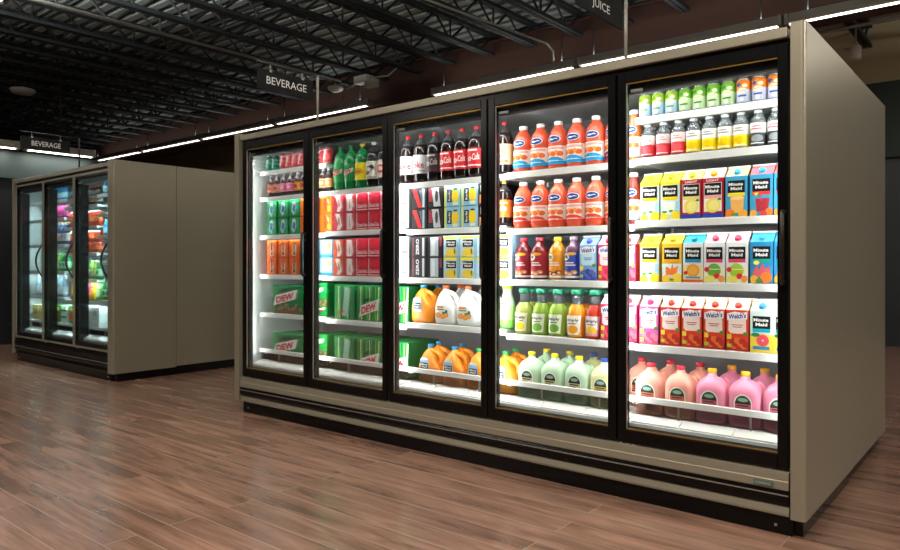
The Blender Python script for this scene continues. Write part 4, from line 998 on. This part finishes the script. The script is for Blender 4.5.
row(['s_lemon', 's_lime', 's_lime', 's_orange', 's_rasp'], [-1.452, -1.338, -1.230, -1.114, -1.004], .222, .735, 'fourth shelf, ' + d)
row(['s_lemon', 's_lime', 's_lime', 's_orange', 's_rasp'], [-1.452, -1.338, -1.230, -1.114, -1.004], .332, .735, 'fourth shelf back row, ' + d)
row(['w_pink', 'w_pink'], [-.898, -.796], YF+CD/2, .735, 'fourth shelf, ' + d)
row(['j_green', 'j_green', 'j_green', 'j_cream'], [-1.396, -1.246, -1.096, -.944], .235, .383, 'bottom deck, ' + d)
row(['j_cream'], [-.846], .235, .383, 'bottom deck, ' + d) if False else None
row(['j_green', 'j_green', 'j_cream'], [-1.400, -1.248, -1.096], .400, .383, 'bottom deck back row, ' + d)
# middle
d = DOOR[2]
row(['diet'], [-2.356], .224, 1.640, 'top shelf end, ' + d)
row(['diet', 'zero', 'cola', 'cola', 'cola'], [-2.24, -2.126, -2.014, -1.905, -1.796], .224, 1.638, 'top shelf, ' + d)
row(['tancola'], [-1.592], .224, 1.638, 'top shelf, ' + d)
for tier, tz in (('lower', 0), ('upper', .131)):
    row(['p_silver'], [-2.357], YF+.15, 1.357+tz*.98, 'second shelf ' + tier + '-tier, ' + d); row(['p_silver'], [-2.357], YF+.15, 1.043+tz, 'third shelf ' + tier + '-tier, ' + d)
    row(['p_black0', 'p_black1', 'p_lems', 'p_lems', 'p_darkorange'], [-2.208, -2.073, -1.940, -1.808, -1.697], YF+.15, 1.345+tz, 'second shelf ' + tier + '-tier, ' + d)
    row(['p_black2', 'p_black3', 'p_lem', 'p_lem', 'p_lem', 'p_lem'], [-2.210, -2.077, -1.946, -1.817, -1.689, -1.562], YF+.15, 1.041+tz*.985, 'third shelf ' + tier + '-tier, ' + d)
row(['orangelabel'], [-1.592], .224, 1.345, 'second shelf, ' + d); placed[-1][1].scale = (.9, .9, .84)
row(['limewater'], [-1.562], .214, .757-.02+.02, 'fourth shelf, ' + d)
row(['oj_blue', 'oj_white', 'oj_white', 'oj_whiteg'], [-2.205, -2.018, -1.842, -1.684], .240, .757, 'fourth shelf, ' + d)
row(['oj_blue', 'oj_white', 'oj_white'], [-2.205, -2.018, -1.842], .385, .757, 'fourth shelf back row, ' + d)
row(['oj_blue', 'oj_blue', 'oj_green', 'oj_green'], [-2.143, -1.950, -1.757, -1.566], .240, .383, 'bottom deck, ' + d)
row(['oj_blue', 'oj_blue', 'oj_green', 'oj_green'], [-2.203, -2.008, -1.813, -1.595], .390, .383, 'bottom deck back row, ' + d)
# second farthest
d = DOOR[3]
row(['dew', 'dew', 'lemonsoda', 'rootbeer', 'redcream'], [-3.005, -2.893, -2.782, -2.672, -2.562], .224, 1.640, 'top shelf, ' + d)
for tier, tz in (('lower', 0), ('upper', .129)):
    row(['p_orange', 'p_redw0', 'p_redw1', 'p_coke', 'p_coke', 'p_coke'], [-3.098+.0, -2.970, -2.852, -2.735, -2.618, -2.500], YF+.15, 1.357+tz, 'second shelf ' + tier + '-tier, ' + d)
    row(['p_sky', 'p_redw2', 'p_redw1', 'p_coke', 'p_coke', 'p_coke'], [-3.098+.0, -2.970, -2.852, -2.735, -2.618, -2.500], YF+.15, 1.043+tz, 'third shelf ' + tier + '-tier, ' + d)
row(['p_dewplain', 'p_dew', 'p_dew'], [-2.910, -2.672, -2.4115], YF+.15, .742, 'fourth shelf, ' + d)
row(['p_dewplain', 'p_dew', 'p_dew'], [-2.910, -2.672, -2.4115], YF+.15, .383, 'bottom deck, ' + d)
d = DOOR[4]
# farthest
row(['can_green', 'can_green'] + ['can_red']*8, [-3.800, -3.728, -3.630, -3.556, -3.484, -3.412, -3.340, -3.268, -3.196, -3.124], .204, 1.842, 'top shelf, ' + d)
row(['ss_peach', 'ss_peach', 'ss_pink', 'ss_pink', 'ss_gold', 'ss_gold', 'ss_pink', 'ss_orange', 'ss_orange', 'ss_orange'], [-3.786, -3.710, -3.626, -3.543, -3.460, -3.385, -3.31, -3.238, -3.172, -3.106], .204, 1.640, 'second shelf, ' + d)
for tier, tz in (('lower', 0), ('upper', .132)):
    row(['p_sprite']*3 + ['p_orange'], [-3.735, -3.592, -3.460, -3.325], YF+.15, 1.348+tz, 'third shelf ' + tier + '-tier, ' + d)
    row(['p_sunk']*3 + ['p_sky'], [-3.735, -3.592, -3.460, -3.325], YF+.15, 1.046+tz, 'fourth shelf ' + tier + '-tier, ' + d)
row(['p_dewwide', 'p_dewcamo'], [-3.548, -3.160], YF+.15, .751, 'fifth shelf, ' + d)
row(['p_dewwide', 'p_dewcamo'], [-3.548, -3.160], YF+.15, .383, 'bottom deck, ' + d)

# ---- far left cooler (small in the picture)
def tallcan(key, desc, c1, c2, h, rad=.031):
    r = kind(key, 'drink_can', 'can', desc, 'cans in the far-left cooler'); m = MB()
    m.lathe([(0, rad*.85), (.006, rad), (h*.32, rad), (h*.62, rad), (h*.93, rad), (h*.985, rad*.82)], [M(c1, .3), M(c1, .3), M(c2, .3), M(c1, .3), M('c8ccce', .25, .8)], 14); m.build('body', r)
    m = MB(); m.lathe([(h*.986, rad*.8), (h, rad*.8)], M('d2d5d6', .22, .9), 14); m.build('lid', r)
tallcan('l_red', 'tall orange red can', 'dd4a26', 'f08a58', .165); tallcan('l_red2', 'orange red can', 'dd4a26', 'f08a58', .115)
def lbottle(key, desc, liq, lab, cap, h=.20, rad=.031):
    bottle(key, 'drink_bottle', desc, [(0, rad*.8), (.006, rad), (h*.55, rad), (h*.72, rad*.8), (h*.86, rad*.4), (h*.93, rad*.38)], M(liq, .15), (h*.915, rad*.45, h*.085, cap), (h*.15, h*.5, [lab]), 'bottles in the far-left cooler', rad, lambda p: p.ell(0, .5, .35, .3, cap, 1), seg=14)
lbottle('l_dark', 'dark bottle with red cap', '2a1512', '8a9a8c', 'd8482a'); lbottle('l_blue', 'blue bottle with white cap', '2a86b8', '9cd0e2', 'd8e4e8', .165); lbottle('l_pink', 'pink bottle', 'c8307a', 'e060a0', 'b02868', .15)
lbottle('l_white', 'white and navy bottle', '30405e', 'c2ccd6', 'd6a888', .25, .04); lbottle('l_green', 'green bottle with pale label', '2a8a4c', '9cc8a4', '1c5c34', .22, .036); lbottle('l_pale', 'pale blue water bottle', 'a8c4d2', 'd0e2ea', 'e8f0f4', .24, .036); lbottle('l_lime', 'lime green bottle', '8fb04a', 'c2d28a', 'e2e2c2', .2, .034)
def lbag(key, desc, c1, c2, w=.15, h=.19):
    r = kind(key, 'snack_pouch', 'pouch', desc, 'pouches in the far-left cooler'); m = MB()
    m.loft([(0, 0, 0, w*.46, .035, 3), (.01, 0, 0, w*.48, .04, 3), (h*.5, 0, 0, w*.49, .03, 2.6), (h*.85, 0, 0, w*.48, .012, 3), (h, 0, 0, w*.48, .004, 4)], M(c1, .35), 20); m.build('pouch', r)
    p = Print(w, h, 0, -.040); p.ell(0, .42, .28, .2, c2, 1, 14); p.rect(-.25, .7, .25, .8, c2, 1); o = p.build('printed_front', r); o.rotation_euler = (-.10, 0, 0)
lbag('l_bagpink', 'pink food pouch', 'd8388a', 'f0b8d4'); lbag('l_bagyel', 'yellow food pouch', 'eec22c', 'e0702c'); lbag('l_baggrn', 'green food pouch', '6fae4a', 'd8e8c0'); lbag('l_bagred', 'red food pouch', 'd8402c', 'f0c04a')
def lbox(key, desc, w, h, d, c, pic): pack(key, desc, w, h, d, c, pic, 'boxes in the far-left cooler')
lbox('l_boxw', 'white carton box with grey mark', .19, .15, .25, 'e6ece6', lambda p: (p.ell(0, .5, .22, .26, 'b9c6be', 1), p.rect(-.3, .1, .3, .16, 'c8d2cc', 1)))
lbox('l_boxg', 'green carton box with red mark', .16, .28, .22, '3f8a3c', lambda p: (p.ell(-.05, .6, .3, .18, 'dc4a2a', 1), p.rect(-.45, .05, .45, .25, 'c2d23c', 1), p.rect(-.4, .8, .4, .92, 'e8d23c', 1)))
lbox('l_boxs', 'white and green striped box', .14, .07, .22, 'e2ece2', lambda p: p.rect(-.5, .0, .5, .3, '3a8a4a', 1))
lbox('l_boxy', 'cream tall box', .16, .26, .22, 'd8cc94', lambda p: p.rect(-.4, .6, .4, .85, 'c2a84a', 1))
def rng(a, n, st): return [a + st*k for k in range(n)]
T = 'far-left cooler'
z1 = left_shelves[1]
row(['l_dark']*10, rng(-7.35, 10, .072), .20, z1[0], 'top shelf, middle bay, ' + T)
row(['l_red']*10, rng(-7.35, 10, .072), .20, z1[1], 'second shelf, middle bay, ' + T)
row(['l_red2']*10, rng(-7.35, 10, .072), .20, z1[2], 'third shelf lower-tier, middle bay, ' + T)
row(['l_red2']*10, rng(-7.35, 10, .072), .20, z1[2]+.116, 'third shelf upper-tier, middle bay, ' + T)
row(['l_lime', 'l_green', 'l_green', 'l_green', 'l_green', 'l_lime', 'l_lime', 'l_green'], rng(-7.34, 8, .088), .21, z1[3], 'fourth shelf, middle bay, ' + T)
row(['l_bagred', 'l_baggrn', 'l_bagpink', 'l_bagyel', 'l_baggrn'], [-7.33, -7.175, -7.02, -6.865, -6.712], .215, z1[4], 'fifth shelf, middle bay, ' + T)
row(['l_boxg', 'l_boxg'], [-7.32, -7.12], .28, .383, 'bottom deck, middle bay, ' + T)
for q, tz in (('lower', 0), ('upper', .151)): row(['l_boxw', 'l_boxw'], [-6.93, -6.735], .285, .383+tz, 'bottom deck ' + q + '-tier, middle bay, ' + T)
z2 = left_shelves[2]
row(['l_blue']*9, rng(-8.06, 9, .072), .20, z2[0], 'top shelf, left bay, ' + T)
row(['l_pink']*9, rng(-8.06, 9, .072), .20, z2[1], 'second shelf, left bay, ' + T)
row(['l_white']*7, rng(-8.06, 7, .094), .21, z2[2], 'third shelf, left bay, ' + T)
row(['l_lime']*5 + ['l_green']*3, rng(-8.06, 8, .083), .21, z2[3], 'fourth shelf, left bay, ' + T)
row(['l_pale']*8, rng(-8.30, 8, .105), .21, z2[4], 'fifth shelf, left bay, ' + T)
row(['l_boxy', 'l_boxy', 'l_boxg', 'l_boxg'], [-8.32, -8.14, -7.90, -7.70], .28, .383, 'bottom deck, left bay, ' + T)
for q in range(4): row(['l_boxs'], [-7.53], .28, .383+.071*q, 'bottom stack, left bay, ' + T)
row(['l_green']*6, rng(-6.58, 6, .085), .21, left_shelves[0][4], 'fifth shelf, right bay, ' + T)
row(['l_blue']*6, rng(-6.58, 6, .085), .21, left_shelves[0][0], 'top shelf, right bay, ' + T)
row(['l_blue']*6, rng(-6.58, 6, .085), .21, left_shelves[0][2], 'third shelf, right bay, ' + T)

# labels: each one says which of its row it is
from collections import defaultdict
grp = defaultdict(list)
for key, o, shelf, x in placed: grp[(key, shelf)].append((x, o.location.z, o))
NAMES = defaultdict(int)
for (key, shelf), L in grp.items():
    name, cat, desc, group = PH[key]
    stack = 'stack' in shelf
    L.sort(key=lambda t: (-t[1] if stack else t[0]))
    for n, (x, z, o) in enumerate(L):
        o.name = name
        if len(L) == 1: lab = '%s, %s' % (desc, shelf)
        elif stack: lab = '%s %s from the top, %s' % (ordn[n], desc, shelf)
        else: lab = '%s %s from left, %s' % (ordn[n], desc, shelf)
        tag(o, lab, cat, group)
for key in list(PROTO):
    if key not in used:
        r = PROTO[key]
        for ch in list(r.children):
            for g in list(ch.children): bpy.data.objects.remove(g)
            bpy.data.objects.remove(ch)
        bpy.data.objects.remove(r)

# ------------------------------------------------------------------ world, camera, colour management
w = bpy.data.worlds.new('World'); scene.world = w; w.use_nodes = True
bg = w.node_tree.nodes['Background']; bg.inputs[0].default_value = (0.55, 0.62, 0.66, 1); bg.inputs[1].default_value = 0.02
cam = bpy.data.cameras.new('Camera'); co = bpy.data.objects.new('Camera', cam); COL.objects.link(co)
co.location = (0.7687, -3.1385, 1.1302); co.rotation_euler = (PI/2, 0, 0.6893)
cam.sensor_width = 36.0; cam.lens = 704.03/900*36.0; cam.shift_y = -11.5/900; cam.clip_start = 0.05; cam.clip_end = 100
scene.camera = co
scene.view_settings.view_transform = 'Standard'; scene.view_settings.look = 'None'
scene.view_settings.exposure = 0.0; scene.view_settings.gamma = 1.0; scene.view_settings.use_curve_mapping = False
scene.cycles.use_denoising = True
scene.cycles.max_bounces = 8; scene.cycles.transparent_max_bounces = 16
scene.cycles.sample_clamp_indirect = 3.0
